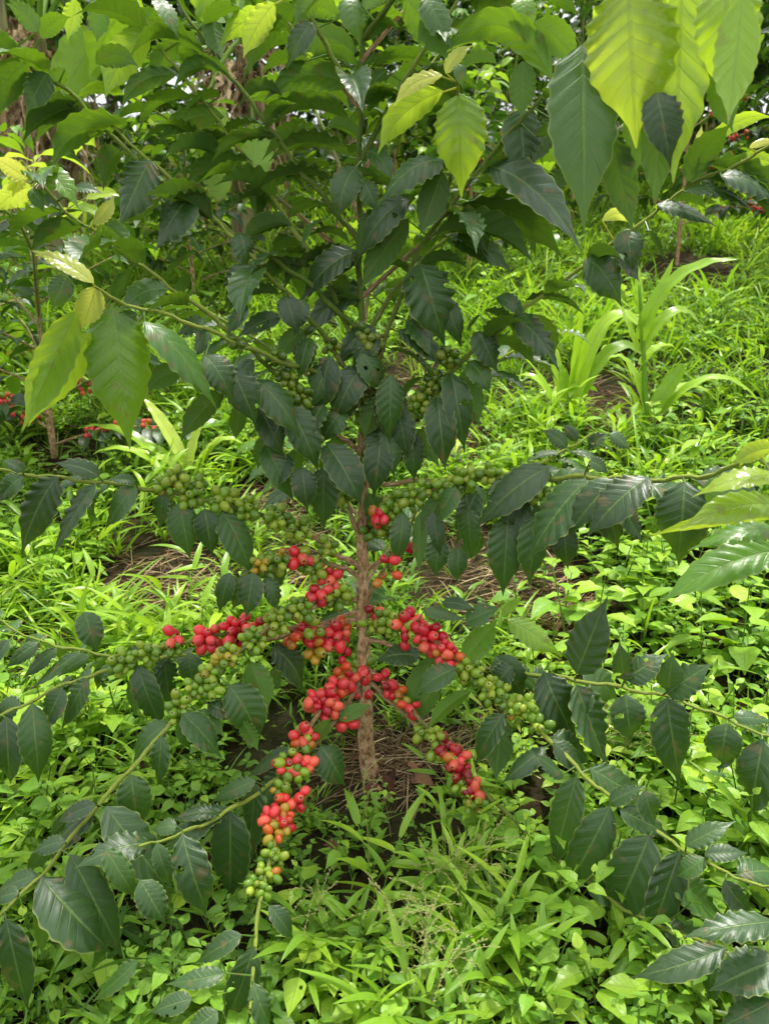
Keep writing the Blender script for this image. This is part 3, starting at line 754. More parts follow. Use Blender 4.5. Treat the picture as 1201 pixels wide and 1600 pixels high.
def cherries(mb, C, R, n, pal, rad, axis):
    C = np.asarray(C, float)
    tc = nrm(CAM - C)
    P = []
    for _ in range(n):
        for _t in range(30):
            q = CR.normal(0, 1, 3); q = nrm(q) * CR.random() ** .4
            q = q * R; q = q - tc * np.dot(q, tc) * .35 + tc * R * .1
            if all(np.linalg.norm(q - p) > rad * 1.5 for p in P): break
        P.append(q)
    P = np.array(P)
    rads = rad * CR.uniform(.76, 1.12, n)
    for _ in range(14):
        D = P[:, None] - P[None]; dist = np.linalg.norm(D, axis=-1) + np.eye(n) * 9
        need = (rads[:, None] + rads[None]) * .97
        ov = np.clip(need - dist, 0, None) * .5
        P = P + (D / dist[..., None] * ov[..., None]).sum(1)
        P = P * .985
        # keep the stem itself free
        ax = (P @ axis)[:, None] * axis; rad_v = P - ax; rl = np.linalg.norm(rad_v, axis=1, keepdims=True) + 1e-6
        P = ax + rad_v / rl * np.maximum(rl, rad * 1.0)
    for i in range(n):
        d = nrm(nrm(P[i]) + CR.normal(0, .25, 3) + np.array([0, 0, -.15]))
        Fm = frame(d); s = rads[i]
        G = (SG * np.array([s, s * CR.uniform(.9, 1), s * CR.uniform(1.12, 1.34)])) @ Fm.T + C + P[i]
        ch = pal[int(CR.random() * len(pal))]
        col = (.62 if C[2] > .78 else 1.) * np.array(PAL[ch][int(CR.random() * len(PAL[ch]))]) * CR.uniform(.8, 1.15)  # crown shade painted into the skin colour of the higher bunches
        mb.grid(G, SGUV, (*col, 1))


LABEL = {'R': 'bunch of ripe red cherries', 'G': 'bunch of unripe green cherries', 'M': 'bunch of cherries turning from green to red', 'Y': 'bunch of yellowish cherries'}
CL = {}
CL['C'] = '''512 712 36 8 GGGY b10|545 695 36 8 G b10|602 738 46 13 G b10|620 715 30 5 G b10|692 752 44 12 GGGGY b10|778 788 42 12 G b10|862 812 42 12 G b10
1165 290 50 13 G tr|1172 370 42 11 G tr|1150 430 46 13 G tr|1132 512 30 8 G tr|1120 445 30 6 G tr|1040 275 30 6 G b3|900 380 40 10 G b4|950 432 42 11 G b4|972 500 34 8 G b4|1002 552 38 9 G b4|862 312 34 7 G b4|930 455 30 6 G b4|745 272 22 4 G bs|1070 752 38 8 G b3c|1045 690 32 6 G b3c|1062 720 24 4 G b3c
1172 815 26 3 RRO b19|1200 812 22 2 RO b19|1160 850 36 8 G tr|1200 760 20 3 G tr'''
CL['D'] = '''205 318 34 9 G b6|160 388 42 11 G b6|108 450 48 13 G b6|88 480 34 8 G b6|130 420 34 7 G b6|60 520 28 4 G b6|-40 270 36 8 G b5|-60 240 30 6 G b5|18 792 42 11 G b8|50 770 36 8 G b8|85 748 40 11 G b8|145 728 38 9 G b8|200 712 38 9 G b8|262 680 40 11 G b8|235 730 32 7 G b8|330 684 30 7 G b8
440 780 42 11 G b8|480 745 30 6 G b8|410 800 30 6 G b8'''
CL['E'] = '''870 20 40 10 G b10|938 62 44 13 G b10|1015 112 38 9 G b10|820 168 36 11 GGY b14|868 150 36 10 GGY b14|938 138 34 6 RRRG b14|975 180 34 8 G b14|1012 162 16 1 R b14|1032 205 34 6 RRRRG b14|1055 262 46 14 G b11|990 258 34 6 R b11|1085 265 30 6 G b11
930 298 46 13 G b11|870 342 54 15 G b11|795 405 52 15 G b11|705 438 50 13 YYG b11|690 470 30 5 YYGO b11|615 540 46 13 G b11|555 595 48 12 G b11|640 500 32 7 GGY b11|660 560 34 6 G b11|535 630 22 3 G b11
390 465 42 10 G b12|455 442 42 11 G b12|545 390 30 4 R b12|550 425 34 8 G b12|650 392 42 11 R b12|740 355 48 12 R b12|730 400 30 5 R b12|815 345 30 5 R b12|955 362 42 10 RRG b12|920 395 28 5 RRO b12|992 428 40 9 RYOG b12|1060 378 38 8 RRRRO b12|1005 385 30 5 RG b12|1075 420 24 3 RG b12|350 470 20 3 G b12
1068 482 28 4 RRO b15|1090 520 32 5 ORO b15|1012 600 54 15 R b15|1050 550 36 7 RRO b15|985 580 30 4 R b15|1125 500 30 5 RRG b15|1085 660 26 3 RO b15|935 690 34 6 RRGG b15|955 725 26 4 OG b15|905 765 34 6 GGY b15|940 775 26 3 RRG b15|880 800 32 5 RRG b15|960 800 26 4 RG b15
1130 480 30 6 GGR tr|1168 310 24 3 RRD b19b|1165 350 36 9 G tr|1130 560 26 3 OR tr'''
CL['F'] = '''12 350 42 11 G b16|-10 330 30 6 G b16|75 352 46 11 R b16|65 400 24 2 R b16|145 388 50 14 R b16|185 435 46 11 RRRO b16|215 462 32 5 ORO b16|95 385 28 4 GGO b16|268 500 46 13 G b16|285 530 30 5 G b16|335 560 46 13 G b16|365 555 36 8 G b16|405 620 38 9 GGGY b16|442 610 38 10 G b16|485 662 32 7 G b16
0 515 26 3 RD b18|15 560 28 4 RDG b18|42 562 28 4 RRO b18|50 598 20 2 Y b18|72 625 28 4 OR b18|115 690 26 4 G b18|155 700 34 7 G b18|160 745 26 4 G b18|200 725 30 4 D b18|230 775 38 8 DDRO b18|205 785 24 3 DG b18|60 105 24 4 RRD b19|18 150 20 2 OR b19b|28 188 16 1 O b19b|-8 212 20 2 RO b19b|5 70 20 2 RG b19|35 30 28 5 G b19'''
CL['G'] = '''892 25 38 8 GGRY b15|935 52 30 4 RG b15|938 20 26 3 RG b15|872 108 34 7 GGY b15|905 130 26 4 GO b15|928 145 34 6 RRRG b15|842 195 34 5 RRO b15|870 185 36 7 RYO b15|893 222 40 8 RRYO b15|850 250 32 5 YYO b15|838 312 36 7 G b15|872 318 28 4 G b15|878 360 18 1 O b15|815 362 30 5 G b15|798 405 34 7 G b15|840 425 28 4 G b15|855 385 20 2 G b15'''
CL['H'] = '''215 20 32 5 D b18|250 45 24 3 DRO b18|232 68 20 2 ODY b18|275 92 28 3 RD b18|280 120 28 4 DR b18|262 160 24 3 YG b18|295 150 30 6 GGY b18|310 180 24 3 GY b18|322 235 24 4 G b18|235 100 26 4 G b18'''
ncl = 0
for tl, txt in CL.items():
    ox, oy = TILE[tl]
    for it in txt.replace('\n', '|').split('|'):
        q = it.split(); x, y, R, n = float(q[0]), float(q[1]), float(q[2]), int(q[3]); pal, key = q[4], q[5]
        px, py = ox + x / 2, oy + y / 2
        d, k, P, i = nearest(px, py, key)
        ws = [w for kk, _, _, w in BPX if kk == key][0]
        axis = nrm(ws[min(i + 1, len(ws) - 1)] - ws[max(i - 1, 0)])
        C = at(px, py, P[1] - .004)
        if d * .0011 < .012: C = C * .5 + P * .5
        sc = (P[1] - CAM[1]) / F * 1.02
        red = any(c in 'ROD' for c in pal)
        mb = MB(); cherries(mb, C, R / 2 * sc * .72, int(round(n * 1.08)) if n > 2 else n, pal, (8.8 if red else 7.5) * sc * (1.0 if py > 700 else .88), axis)
        # short stalk tying the bunch to its twig
        mb.tube(bez(P, (P + C) / 2, C, 4), .0022, 5, (.10, .075, .03, 1), uv=(.5, .4))
        o = mb.build('cherry_cluster', M_CHERRY, BOBJ[key], ROOT_P)
        kinds = set(pal)
        o['label'] = LABEL['G'] if kinds <= {'G', 'Y'} and 'G' in kinds else LABEL['Y'] if kinds == {'Y'} else LABEL['R'] if kinds <= {'R', 'D', 'O'} else LABEL['M']
        ncl += 1
print('leaves', nleaf, 'young', len(YOUNG), 'clusters', ncl)
# ------------------------------------------------------------------ ground sheet
xs = np.concatenate([np.linspace(-70, -5, 16)[:-1], np.linspace(-5, 5, 150), np.linspace(5, 70, 16)[1:]])
yy = np.concatenate([np.linspace(-10, -1.6, 12)[:-1], np.linspace(-1.6, 5, 140), np.linspace(5, 20, 60)[1:], np.linspace(20, 150, 20)[1:]])
X, Yg = np.meshgrid(xs, yy)
Z = tz(X, Yg)
mb = MB(); mb.grid(np.stack([X, Yg, Z], -1), np.stack([X, Yg], -1), (0, .5, 0, 1))
go = mb.build('ground', M_SOIL); go['kind'] = 'structure'

GR = np.random.default_rng(11)


def gp(px, py, sink=.01):
    p = ground_at(px, py); return np.array([p[0], p[1], float(tz(p[0], p[1])) - sink])


# ------------------------------------------------------------------ small plants
def blade(mb, base, az, L, W, arch, lift, age, rnd, nr=7, fold=.25, nc=3):
    d = np.array([math.cos(az), math.sin(az), 0.])
    e = base + d * L * math.cos(lift) + UP * L * math.sin(lift)
    c = base + d * L * .35 * math.cos(lift) + UP * (L * .5 * math.sin(lift) + arch * L)
    M = bez(base, c, e, nr); T = nrm(np.gradient(M, axis=0))
    S = nrm(np.cross(T, UP + .3 * d + GR.normal(0, .25, 3))); NN = np.cross(S, T)
    v = np.linspace(0, 1, nr)
    w = W / 2 * np.interp(v, [0, .12, .4, .75, 1], [.45, .85, 1, .62, .02])
    u = np.linspace(-1, 1, nc)
    P = M[:, None] + S[:, None] * (u[None, :] * w[:, None])[..., None] + NN[:, None] * ((np.abs(u)[None] * w[:, None]) * fold)[..., None]
    UV = np.stack(np.broadcast_arrays(u[None] * .5 + .5, v[:, None]), -1)
    mb.grid(P, UV, (age, rnd, 0, 1))


def stemtube(mb, P, r, age=.4, n=4):
    mb.tube(P, np.linspace(r, r * .6, len(P)), n, (age, .5, 0, 1), uv=(.5, .5))


def weed_a(h, nn, L0, res=(7, 5), wr=.6, age=.5):
    mb = MB()
    lean = GR.normal(0, .12, 2)
    top = np.array([lean[0] * h, lean[1] * h, h])
    P = bez(np.zeros(3), np.array([0, 0, h * .5]), top, 7)
    stemtube(mb, P, .0022, .25)
    a0 = GR.random() * 6.28
    for k in range(nn):
        t = .3 + .7 * k / max(1, nn - 1)
        p = np.array([np.interp(t, np.linspace(0, 1, 7), P[:, q]) for q in range(3)])
        for s in (0, 1):
            a = a0 + k * 1.57 + s * 3.14 + GR.normal(0, .25)
            L = L0 * (.65 + .5 * math.sin(3.0 * min(1, t + .05)) ** 1) * GR.uniform(.8, 1.15) * (1 if k < nn - 1 else .55)
            d = np.array([math.cos(a), math.sin(a), GR.normal(.05, .25) + (.5 if k == nn - 1 else 0)]); d = nrm(d)
            b = p + d * L * .22
            stemtube(mb, np.array([p, b]), .0011, .4, 3)
            leaf(mb, b, p + d * L * 1.2 - UP * L * .12, L * wr, UP + GR.normal(0, .2, 3), UP * L * .05, age + .12 * (t - .5) + GR.normal(0, .06), GR.random(), .12 + .2 * GR.random(), nr=res[0], nc=res[1], wave=.03, quilt=0, nv=3, tipcurl=.25, kind='ovate', bites=(2 if res[0] > 9 and GR.random() < .25 else 0))
    return mb


def weed_b(r, n, L0, age=.5, res=(5, 3)):
    mb = MB()
    for k in range(n):
        a = GR.random() * 6.28; q = r * GR.random() ** .6
        p = np.array([math.cos(a) * q, math.sin(a) * q, GR.uniform(.02, .11)])
        if k % 3 == 0: stemtube(mb, np.array([[p[0] * .3, p[1] * .3, 0], p]), .0012, .3, 3)
        b = a + GR.normal(0, .9)
        for s in (0, 1, 2):
            c = b + (s - 1) * 1.1 + GR.normal(0, .2); L = L0 * GR.uniform(.7, 1.2)
            d = nrm(np.array([math.cos(c), math.sin(c), GR.normal(.1, .25)]))
            leaf(mb, p + d * .004, p + d * L, L * .62, UP + GR.normal(0, .25, 3), UP * L * .05, age + GR.normal(0, .1), GR.random(), .1 + .2 * GR.random(), nr=res[0], nc=res[1], wave=.02, quilt=0, nv=3, tipcurl=.2, kind='ovate')
    return mb


def grass_a(n, L0, W, age=.5, nr=6, spread=.03, nc=3):
    mb = MB()
    for k in range(n):
        a = GR.random() * 6.28; q = spread * GR.random() ** .5
        b = np.array([math.cos(a) * q, math.sin(a) * q, 0])
        blade(mb, b, a + GR.normal(0, .7), L0 * GR.uniform(.5, 1.2), W * GR.uniform(.7, 1.2), GR.uniform(.12, .4), GR.uniform(.1, 1.15), age + GR.normal(0, .1), GR.random(), nr, nc=nc)
    return mb


def grass_b(nc, h, L0, W, age=.55):
    """leafy creeping grass: leaning culms with short broad blades in two ranks"""
    mb = MB()
    for c in range(nc):
        a = GR.random() * 6.28; d = np.array([math.cos(a), math.sin(a), 0])
        hh = h * GR.uniform(.7, 1.2); e = d * hh * GR.uniform(.2, .9) + UP * hh
        P = bez(d * .01, d * .02 + UP * hh * .5, e, 7)
        stemtube(mb, P, .0015, .4)
        for k in range(5):
            t = .25 + .75 * k / 4
            p = np.array([np.interp(t, np.linspace(0, 1, 7), P[:, q]) for q in range(3)])
            az = a + (1.3 if k % 2 else -1.3) + GR.normal(0, .4)
            if k == 4: az = a
            blade(mb, p, az, L0 * GR.uniform(.65, 1.15), W * GR.uniform(.8, 1.2), GR.uniform(.05, .22), GR.uniform(-.1, .75), age + GR.normal(0, .1), GR.random(), 8, nc=5)
    return mb


def inst(dst, src, pos, yaw, sc, tilt, dage, rnd):
    V = np.concatenate(src.v); Q = np.concatenate(src.f); UV = np.concatenate(src.uv); C = np.concatenate(src.c)
    K = len(pos); n = len(V)
    c, s = np.cos(yaw), np.sin(yaw)
    x = V[None, :, 0] * c[:, None] - V[None, :, 1] * s[:, None]; y = V[None, :, 0] * s[:, None] + V[None, :, 1] * c[:, None]; z = np.broadcast_to(V[None, :, 2], x.shape)
    x = x + z * tilt[:, :1]; y = y + z * tilt[:, 1:]
    W = np.stack([x, y, z], -1) * sc[:, None, None] + pos[:, None]
    CC = np.broadcast_to(C, (K, n, 4)).copy(); CC[..., 0] = np.clip(CC[..., 0] + dage[:, None], 0, 1); CC[..., 1] = (CC[..., 1] + rnd[:, None]) % 1
    dst.raw(W.reshape(-1, 3), (Q[None] + (np.arange(K) * n)[:, None, None]).reshape(-1, 4), np.tile(UV, (K, 1)), CC.reshape(-1, 4))


WA = [weed_a(GR.uniform(.09, .2), int(GR.integers(3, 6)), GR.uniform(.042, .06)) for _ in range(8)]
WA2 = [weed_a(GR.uniform(.08, .2), 3, GR.uniform(.05, .07), (4, 3)) for _ in range(5)]
WBs = [weed_b(.07, 9, GR.uniform(.022, .034)) for _ in range(5)]
GA = [grass_a(12, GR.uniform(.12, .22), GR.uniform(.005, .009)) for _ in range(6)]
GA2 = [grass_a(10, GR.uniform(.16, .28), .010, nr=4, nc=2, spread=.06) for _ in range(5)]
GBs = [grass_b(3, GR.uniform(.07, .15), GR.uniform(.07, .11), GR.uniform(.011, .016)) for _ in range(6)]

BARE = [(775, 905, 100, 50), (265, 915, 85, 45), (700, 715, 60, 24), (640, 1195, 58, 30), (955, 640, 45, 28), (60, 1010, 45, 35), (1080, 430, 60, 22), (470, 900, 40, 40), (900, 610, 40, 25), (420, 800, 40, 25), (860, 960, 60, 30), (620, 610, 30, 25)]


def bare(px, py):
    m = np.zeros(np.shape(px))
    for a, b, c, d in BARE:
        m = np.maximum(m, np.clip(2.4 - ((px - a) / c) ** 2 - ((py - b - 8) / d) ** 2 * .8, 0, 1))
    return m


def field(n, y0, y1):
    y = GR.uniform(y0, y1, n)
    hw = .52 * (y - CAM[1]) + np.clip(.5 + .25 * (y + .5), .5, 1.6)
    x = GR.uniform(-1, 1, n) * hw
    z = tz(x, y)
    P = np.stack([x, y, z - .004], 1)
    px, py = project(P)
    return P, px, py


weeds = MB(); grass = MB()


def weedfrac(px, py):
    f = np.full(px.shape, .45)
    f = np.where((px > 800) & (py > 800), .92, f)
    f = np.where((px < 430) & (py > 1080), .72, f)
    f = np.where((px > 150) & (px < 600) & (py > 800) & (py <= 1080), .18, f)
    f = np.where((px > 420) & (px < 800) & (py > 1230), .68, f)
    f = np.where((px > 950) & (py > 480) & (py < 800), .6, f)
    return f


def scatter(n, y0, y1, wl, gl, smin, smax, wb=.25):
    P, px, py = field(n, y0, y1)
    keep = GR.random(n) > bare(px, py) * .97
    dt = np.hypot(P[:, 0] - ROOT_P[0], P[:, 1])
    keep &= dt > .085
    f2 = np.sin(5.3 * P[:, 0] + 2.1 * P[:, 1] + 1.3 * np.sin(3 * P[:, 1])) * np.cos(4.1 * P[:, 1] - 2.7 * P[:, 0]) + .4 * np.sin(13 * P[:, 0] + 9 * P[:, 1])
    keep &= (P[:, 1] < .15) | (f2 > -.55) | (GR.random(n) < .35)
    P, px, py, dt = P[keep], px[keep], py[keep], dt[keep]
    # clumped colour and height
    fld = np.sin(3.1 * P[:, 0] + 1.7 * P[:, 1]) * np.cos(2.3 * P[:, 1] - 1.2 * P[:, 0] + 1) + .5 * np.sin(7 * P[:, 0] - 5 * P[:, 1])
    m = len(P)
    sc = GR.uniform(smin, smax, m) * np.clip(.26 + dt * 1.35, .3, 1.0) * (1 + .18 * fld)
    # the ground cover stays low where it would swallow the lowest twigs
    near = np.clip((P[:, 1] + .75) / .5, 0, 1)
    sc *= .75 + .25 * near
    sc *= 1 - .45 * np.clip(bare(px, py + 10), 0, 1)
    yaw = GR.uniform(0, 6.28, m); tilt = GR.normal(0, .22, (m, 2)); dage = GR.normal(0, .13, m) + .11 * fld - .12; rnd = GR.random(m)
    isw = GR.random(m) < weedfrac(px, py)
    pick = GR.random(m)
    idx = GR.integers(0, 1000, m)
    for lst, dst, sel in ((wl, weeds, isw & (pick > wb)), (WBs, weeds, isw & (pick <= wb)), (gl, grass, ~isw)):
        for j, pr in enumerate(lst):
            s = sel & (idx % len(lst) == j)
            if s.any(): inst(dst, pr, P[s], yaw[s], sc[s], tilt[s], dage[s], rnd[s])


scatter(1750, -.80, .35, WA, GA + GBs + GBs, .65, 1.1, .3)
scatter(2600, .35, 2.0, WA, GA + GBs, .8, 1.25, .3)
scatter(3900, 2.0, 5.0, WA2, GA2 + GA, .9, 1.5, .1)
scatter(4000, 5.0, 13.0, WA2, GA2, 1.3, 2.2, .0)
o = weeds.build('leafy_weeds', M_WEED); o['kind'] = 'stuff'
o = grass.build('short_grass', M_GRASS); o['kind'] = 'stuff'

# straw and dead stalks lying on the bare patches
st = MB()
for (a, b, c, d) in BARE:
    g0 = gp(a, b)
    for k in range(int(380 if b > 1100 else 200 if b > 650 else 60)):
        px, py = a + GR.normal(0, c * .75), b + GR.normal(0, d * .75)
        p = ground_at(px, py)
        az = GR.normal(.3, .9) + (3.14 if GR.random() < .5 else 0); L = GR.uniform(.05, .22)
        dv = np.array([math.cos(az), math.sin(az) * .8, 0])
        e = p + dv * L; e[2] = tz(e[0], e[1])
        q = (p + e) / 2 + UP * GR.uniform(.004, .035); r = GR.uniform(.0006, .0017)
        st.tube(bez(p + UP * .004, q, e + UP * GR.uniform(.002, .02), 5), r, 3, (0, GR.random(), 0, 1))
o = st.build('straw_litter', M_STRAW); o['kind'] = 'stuff'

# small brown dead leaves and chips lying through the ground cover
lt = MB()
P, px, py = field(700, -.8, 3.2)
near_bare = bare(px, py)
for p, q in zip(P, near_bare):
    if q < .2 and GR.random() < .45: continue
    a = GR.random() * 6.28; L = GR.uniform(.02, .055); dv = np.array([math.cos(a), math.sin(a), GR.uniform(-.1, .3)]) * L
    leaf(lt, p + UP * GR.uniform(.006, .03) - dv / 2, p + UP * GR.uniform(.006, .03) + dv / 2, L * .45, UP + GR.normal(0, .4, 3), UP * L * .15, 0, GR.random(), .4, nr=8, nc=5, wave=.12, quilt=.03, nv=3, tipcurl=.5)
o = lt.build('leaf_litter', M_DRYLEAF); o['kind'] = 'stuff'

# ------------------------------------------------------------------ plants that stand out one by one
def seed_head(mb, p, h, az):
    lean = np.array([math.cos(az), math.sin(az), 0])
    e = p + UP * h + lean * h * .35
    P = bez(p, p + UP * h * .6, e, 8)
    mb.tube(P, np.linspace(.0009, .0005, 8), 4, (0, .3, 0, 1))
    for k in range(11):
        t = .72 + .28 * k / 10; q = np.array([np.interp(t, np.linspace(0, 1, 8), P[:, i]) for i in range(3)])
        a = GR.random() * 6.28; dv = nrm(np.array([math.cos(a), math.sin(a), GR.uniform(.1, .8)])); L = GR.uniform(.03, .075)
        f = q + dv * L - UP * L * .2
        B = bez(q, q + dv * L * .5 + UP * .004, f, 8)
        mb.tube(B, .00045, 3, (0, .5, 0, 1))
        for j in range(2, 8):
            for s in (-1, 1):
                c = B[j] + GR.normal(0, .0012, 3)
                mb.tube(np.array([c, c + dv * .002 + UP * .0005, c + dv * .0042]), np.array([.0002, .0009, .0002]), 4, (0, .4 + .6 * GR.random(), 0, 1))


def grass_clump(px, py, label, n=4, h=.16, L=.13, W=.016, heads=3, hh=.22, group=None):
    p = gp(px, py)
    t = thing('grass_clump', label, 'grass clump', p, group)
    m = grass_b(n, h, L, W, .42)
    o = m.build('blades', M_GRASS, t)
    if heads:
        s = MB()
        for k in range(heads): seed_head(s, np.array([GR.normal(0, .02), GR.normal(0, .02), .02]), hh * GR.uniform(.8, 1.2), GR.random() * 6.28)
        s.build('seed_head', M_SEED, t)
    return t


grass_clump(650, 1640, 'broad-bladed grass clump with pale open seed heads at the bottom edge of the picture', 5, .11, .12, .016, 4, .17)
grass_clump(690, 1450, 'bright grass clump with fine spreading seed heads in front of the trunk', 3, .08, .10, .013, 2, .12)
grass_clump(590, 1410, 'upright broad-bladed grass clump just in front of the foot of the trunk', 3, .12, .11, .015, 1, .16)
grass_clump(790, 1500, 'leafy grass clump right of the seed-bearing clumps in the foreground', 5, .11, .12, .016, 1, .16)
grass_clump(520, 1500, 'leafy grass clump under the tip of the drooping cherry branch', 4, .11, .11, .014, 1, .15)
grass_clump(935, 1290, 'thin grass with a pale starry seed head rising through the lower right branch', 2, .12, .10, .009, 3, .22)
grass_clump(60, 1010, 'strappy grass clump on the bare soil at the left edge', 4, .16, .14, .014, 0)
grass_clump(500, 1010, 'soft bright grass clump behind the left cherry branches', 6, .14, .12, .009, 0)
grass_clump(1120, 520, 'tall pale grass clump on the slope at the right edge', 7, .28, .22, .018, 0)

WEEDG = 'broad-leaved weeds in the thicket under the right-hand branches'
for i, (px, py, s) in enumerate([(880, 985, 1.0), (960, 960, 1.1), (1040, 950, 1.15), (1120, 985, 1.2), (1180, 1000, 1.2), (1000, 1010, 1.0), (1090, 1060, 1.2), (1150, 1080, 1.3), (1010, 1215, 1.0), (1170, 1245, 1.2), (930, 1010, 1.0), (850, 930, .9)]):
    p = gp(px, py)
    t = thing('weed_plant', 'pale green broad-leaved weed in the thicket under the right-hand branches', 'weed', p, WEEDG)
    m = weed_a(GR.uniform(.15, .22) * s, 5, .068 * s, (10, 7), .62, .55)
    m.build('foliage', M_WEED, t)
WEEDL = 'broad-leaved weeds along the bottom edge of the picture'
for i, (px, py, s) in enumerate([(60, 1500, 1.), (170, 1560, 1.), (300, 1420, .9), (330, 1600, 1.), (450, 1600, 1.1), (480, 1450, .9), (560, 1620, 1.), (860, 1640, 1.1), (930, 1590, 1.1), (820, 1590, 1.), (1000, 1620, 1.1), (740, 1640, 1)]):
    p = gp(px, py)
    t = thing('weed_plant', 'small bright broad-leaved weed among the grass along the bottom edge', 'weed', p, WEEDL)
    m = weed_a(GR.uniform(.08, .13) * s, 4, .05 * s, (10, 7), .66, .6)
    m.build('foliage', M_WEED, t)

# dead leaves at the foot of the trunk
for i, (px, py) in enumerate([(610, 1228), (598, 1238), (640, 1215), (585, 1250), (660, 1236), (725, 1262)]):
    p = gp(px, py, -.012)
    m = MB(); a = GR.random() * 6.28; dv = np.array([math.cos(a), math.sin(a), .12])
    leaf(m, p - dv * .028, p + dv * .03, .03, UP + GR.normal(0, .4, 3), UP * .01, 0, GR.random(), .5, nr=18, nc=7, wave=.12, quilt=.05, tipcurl=.5)
    o = m.build('dead_leaf', M_DRYLEAF, None, p)
    o['label'] = 'curled brown dead leaf on the dark soil at the foot of the trunk'; o['category'] = 'dead leaf'; o['group'] = 'dead leaves around the trunk'


# ------------------------------------------------------------------ maize
def strap(mb, P, W, N, age, rnd, nc=7, wave=.05, fold=.25):
    nr = len(P); T = nrm(np.gradient(P, axis=0)); S = nrm(np.cross(T, N)); NN = np.cross(S, T)
    v = np.linspace(0, 1, nr); w = W / 2 * np.interp(v, [0, .06, .3, .6, .85, 1], [.55, .8, 1, .85, .45, .02]); u = np.linspace(-1, 1, nc)
    dn = np.abs(u)[None] * w[:, None] * fold * (1 - .6 * v[:, None]) + W * wave * (np.abs(u)[None] ** 2) * np.sin(2 * np.pi * (5 * v[:, None]) + np.where(u < 0, rnd * 6, rnd * 15)[None])
    G = P[:, None] + S[:, None] * (u[None] * w[:, None])[..., None] + NN[:, None] * dn[..., None]
    mb.grid(G, np.stack(np.broadcast_arrays(u[None] * .5 + .5, v[:, None]), -1), (age, rnd, 0, 1))


def maize(label, tile, base, top, leaves, a0=.5):
    ox, oy = TILE[tile]
    b = gp(ox + base[0] / 2, oy + base[1] / 2); Y = b[1]
    t = thing('maize_plant', label, 'maize plant', b)
    e = at(ox + top[0] / 2, oy + top[1] / 2, Y)
    P = bez(b - UP * .01, (b + e) / 2 + np.array([.01, 0, 0]), e, 14)
    m = MB(); m.tube(P - b, np.linspace(.014, .005, 14), 9, (.3, .5, 0, 1)); m.build('stalk', M_GRASS, t)
    sc = (Y - CAM[1]) / F * 1.04
    for q in leaves:
        bx, by, tx, ty, w, bow, kx = q
        p0 = at(ox + bx / 2, oy + by / 2, Y); dl = math.hypot(tx - bx, ty - by) / 2 * sc
        p2 = at(ox + tx / 2, oy + ty / 2, Y + GR.normal(0, .25) * dl)
        c = (p0 + p2) / 2 + UP * bow * sc + np.array([kx * sc, 0, 0])
        Q = bez(p0, c, p2, 26)
        # the base of the blade wraps the stalk
        m = MB(); side = nrm(np.cross(p2 - p0, [0, 1, .1]))
        N = UP + nrm(CAM - p0) * GR.uniform(.2, .9) + np.array([0, 0, 0])
        strap(m, Q - b, w / 2 * sc * .64, N, GR.uniform(a0, a0 + .3), GR.random())
        m.build('leaf', M_GRASS, t)


maize('young maize plant with arching bright blades on the right, left of its neighbour', 'D', (565, 545), (590, 330),
      [(560, 520, 365, 262, 55, 40, 0), (565, 500, 500, 190, 55, 20, 0), (585, 430, 622, 140, 45, 10, 0), (580, 500, 850, 300, 85, 190, -20), (560, 540, 395, 460, 45, 50, 0), (585, 420, 720, 150, 45, 10, -20), (590, 480, 835, 350, 75, 120, 0), (570, 545, 480, 430, 50, 40, 0), (575, 460, 540, 330, 60, 20, 0), (560, 530, 410, 380, 40, 60, 0)])
maize('taller young maize plant on the right, one long blade arching toward the right edge', 'D', (820, 570), (795, 90),
      [(800, 260, 1110, 10, 85, 60, -40), (800, 220, 905, 5, 50, -10, 0), (825, 500, 935, 335, 85, 30, 20), (815, 480, 690, 330, 60, 70, 0), (830, 470, 1050, 465, 60, 60, 0), (800, 340, 940, 325, 60, 50, 0), (790, 300, 685, 110, 60, 30, 0), (797, 180, 792, 25, 40, 0, 0), (810, 540, 730, 400, 40, 40, 0), (840, 520, 1180, 470, 45, 110, 0), (800, 300, 990, 220, 60, 80, 0)])
maize('low maize plant on the left behind the left cherry branch, lime in its heart', 'C', (595, 760), (600, 640),
      [(560, 690, 245, 538, 75, 60, 0), (590, 660, 640, 490, 60, 20, 0), (580, 650, 445, 440, 70, 20, 0), (610, 690, 762, 590, 50, 60, 0), (600, 680, 705, 555, 50, 20, 0), (575, 700, 390, 620, 60, 60, 0), (630, 690, 650, 600, 75, 10, 0), (560, 720, 290, 620, 45, 60, 0), (570, 680, 560, 610, 80, 10, 0), (590, 720, 470, 640, 60, 40, 0)], .6)
maize('small maize seedling with two upright blue-green blades above the lower left branch', 'E', (290, 560), (290, 480),
      [(270, 470, 300, 165, 62, 0, -30), (340, 480, 388, 292, 40, 0, 0), (300, 500, 150, 300, 45, 60, 0), (300, 520, 215, 400, 40, 30, 0), (310, 520, 430, 440, 45, 40, 0)])


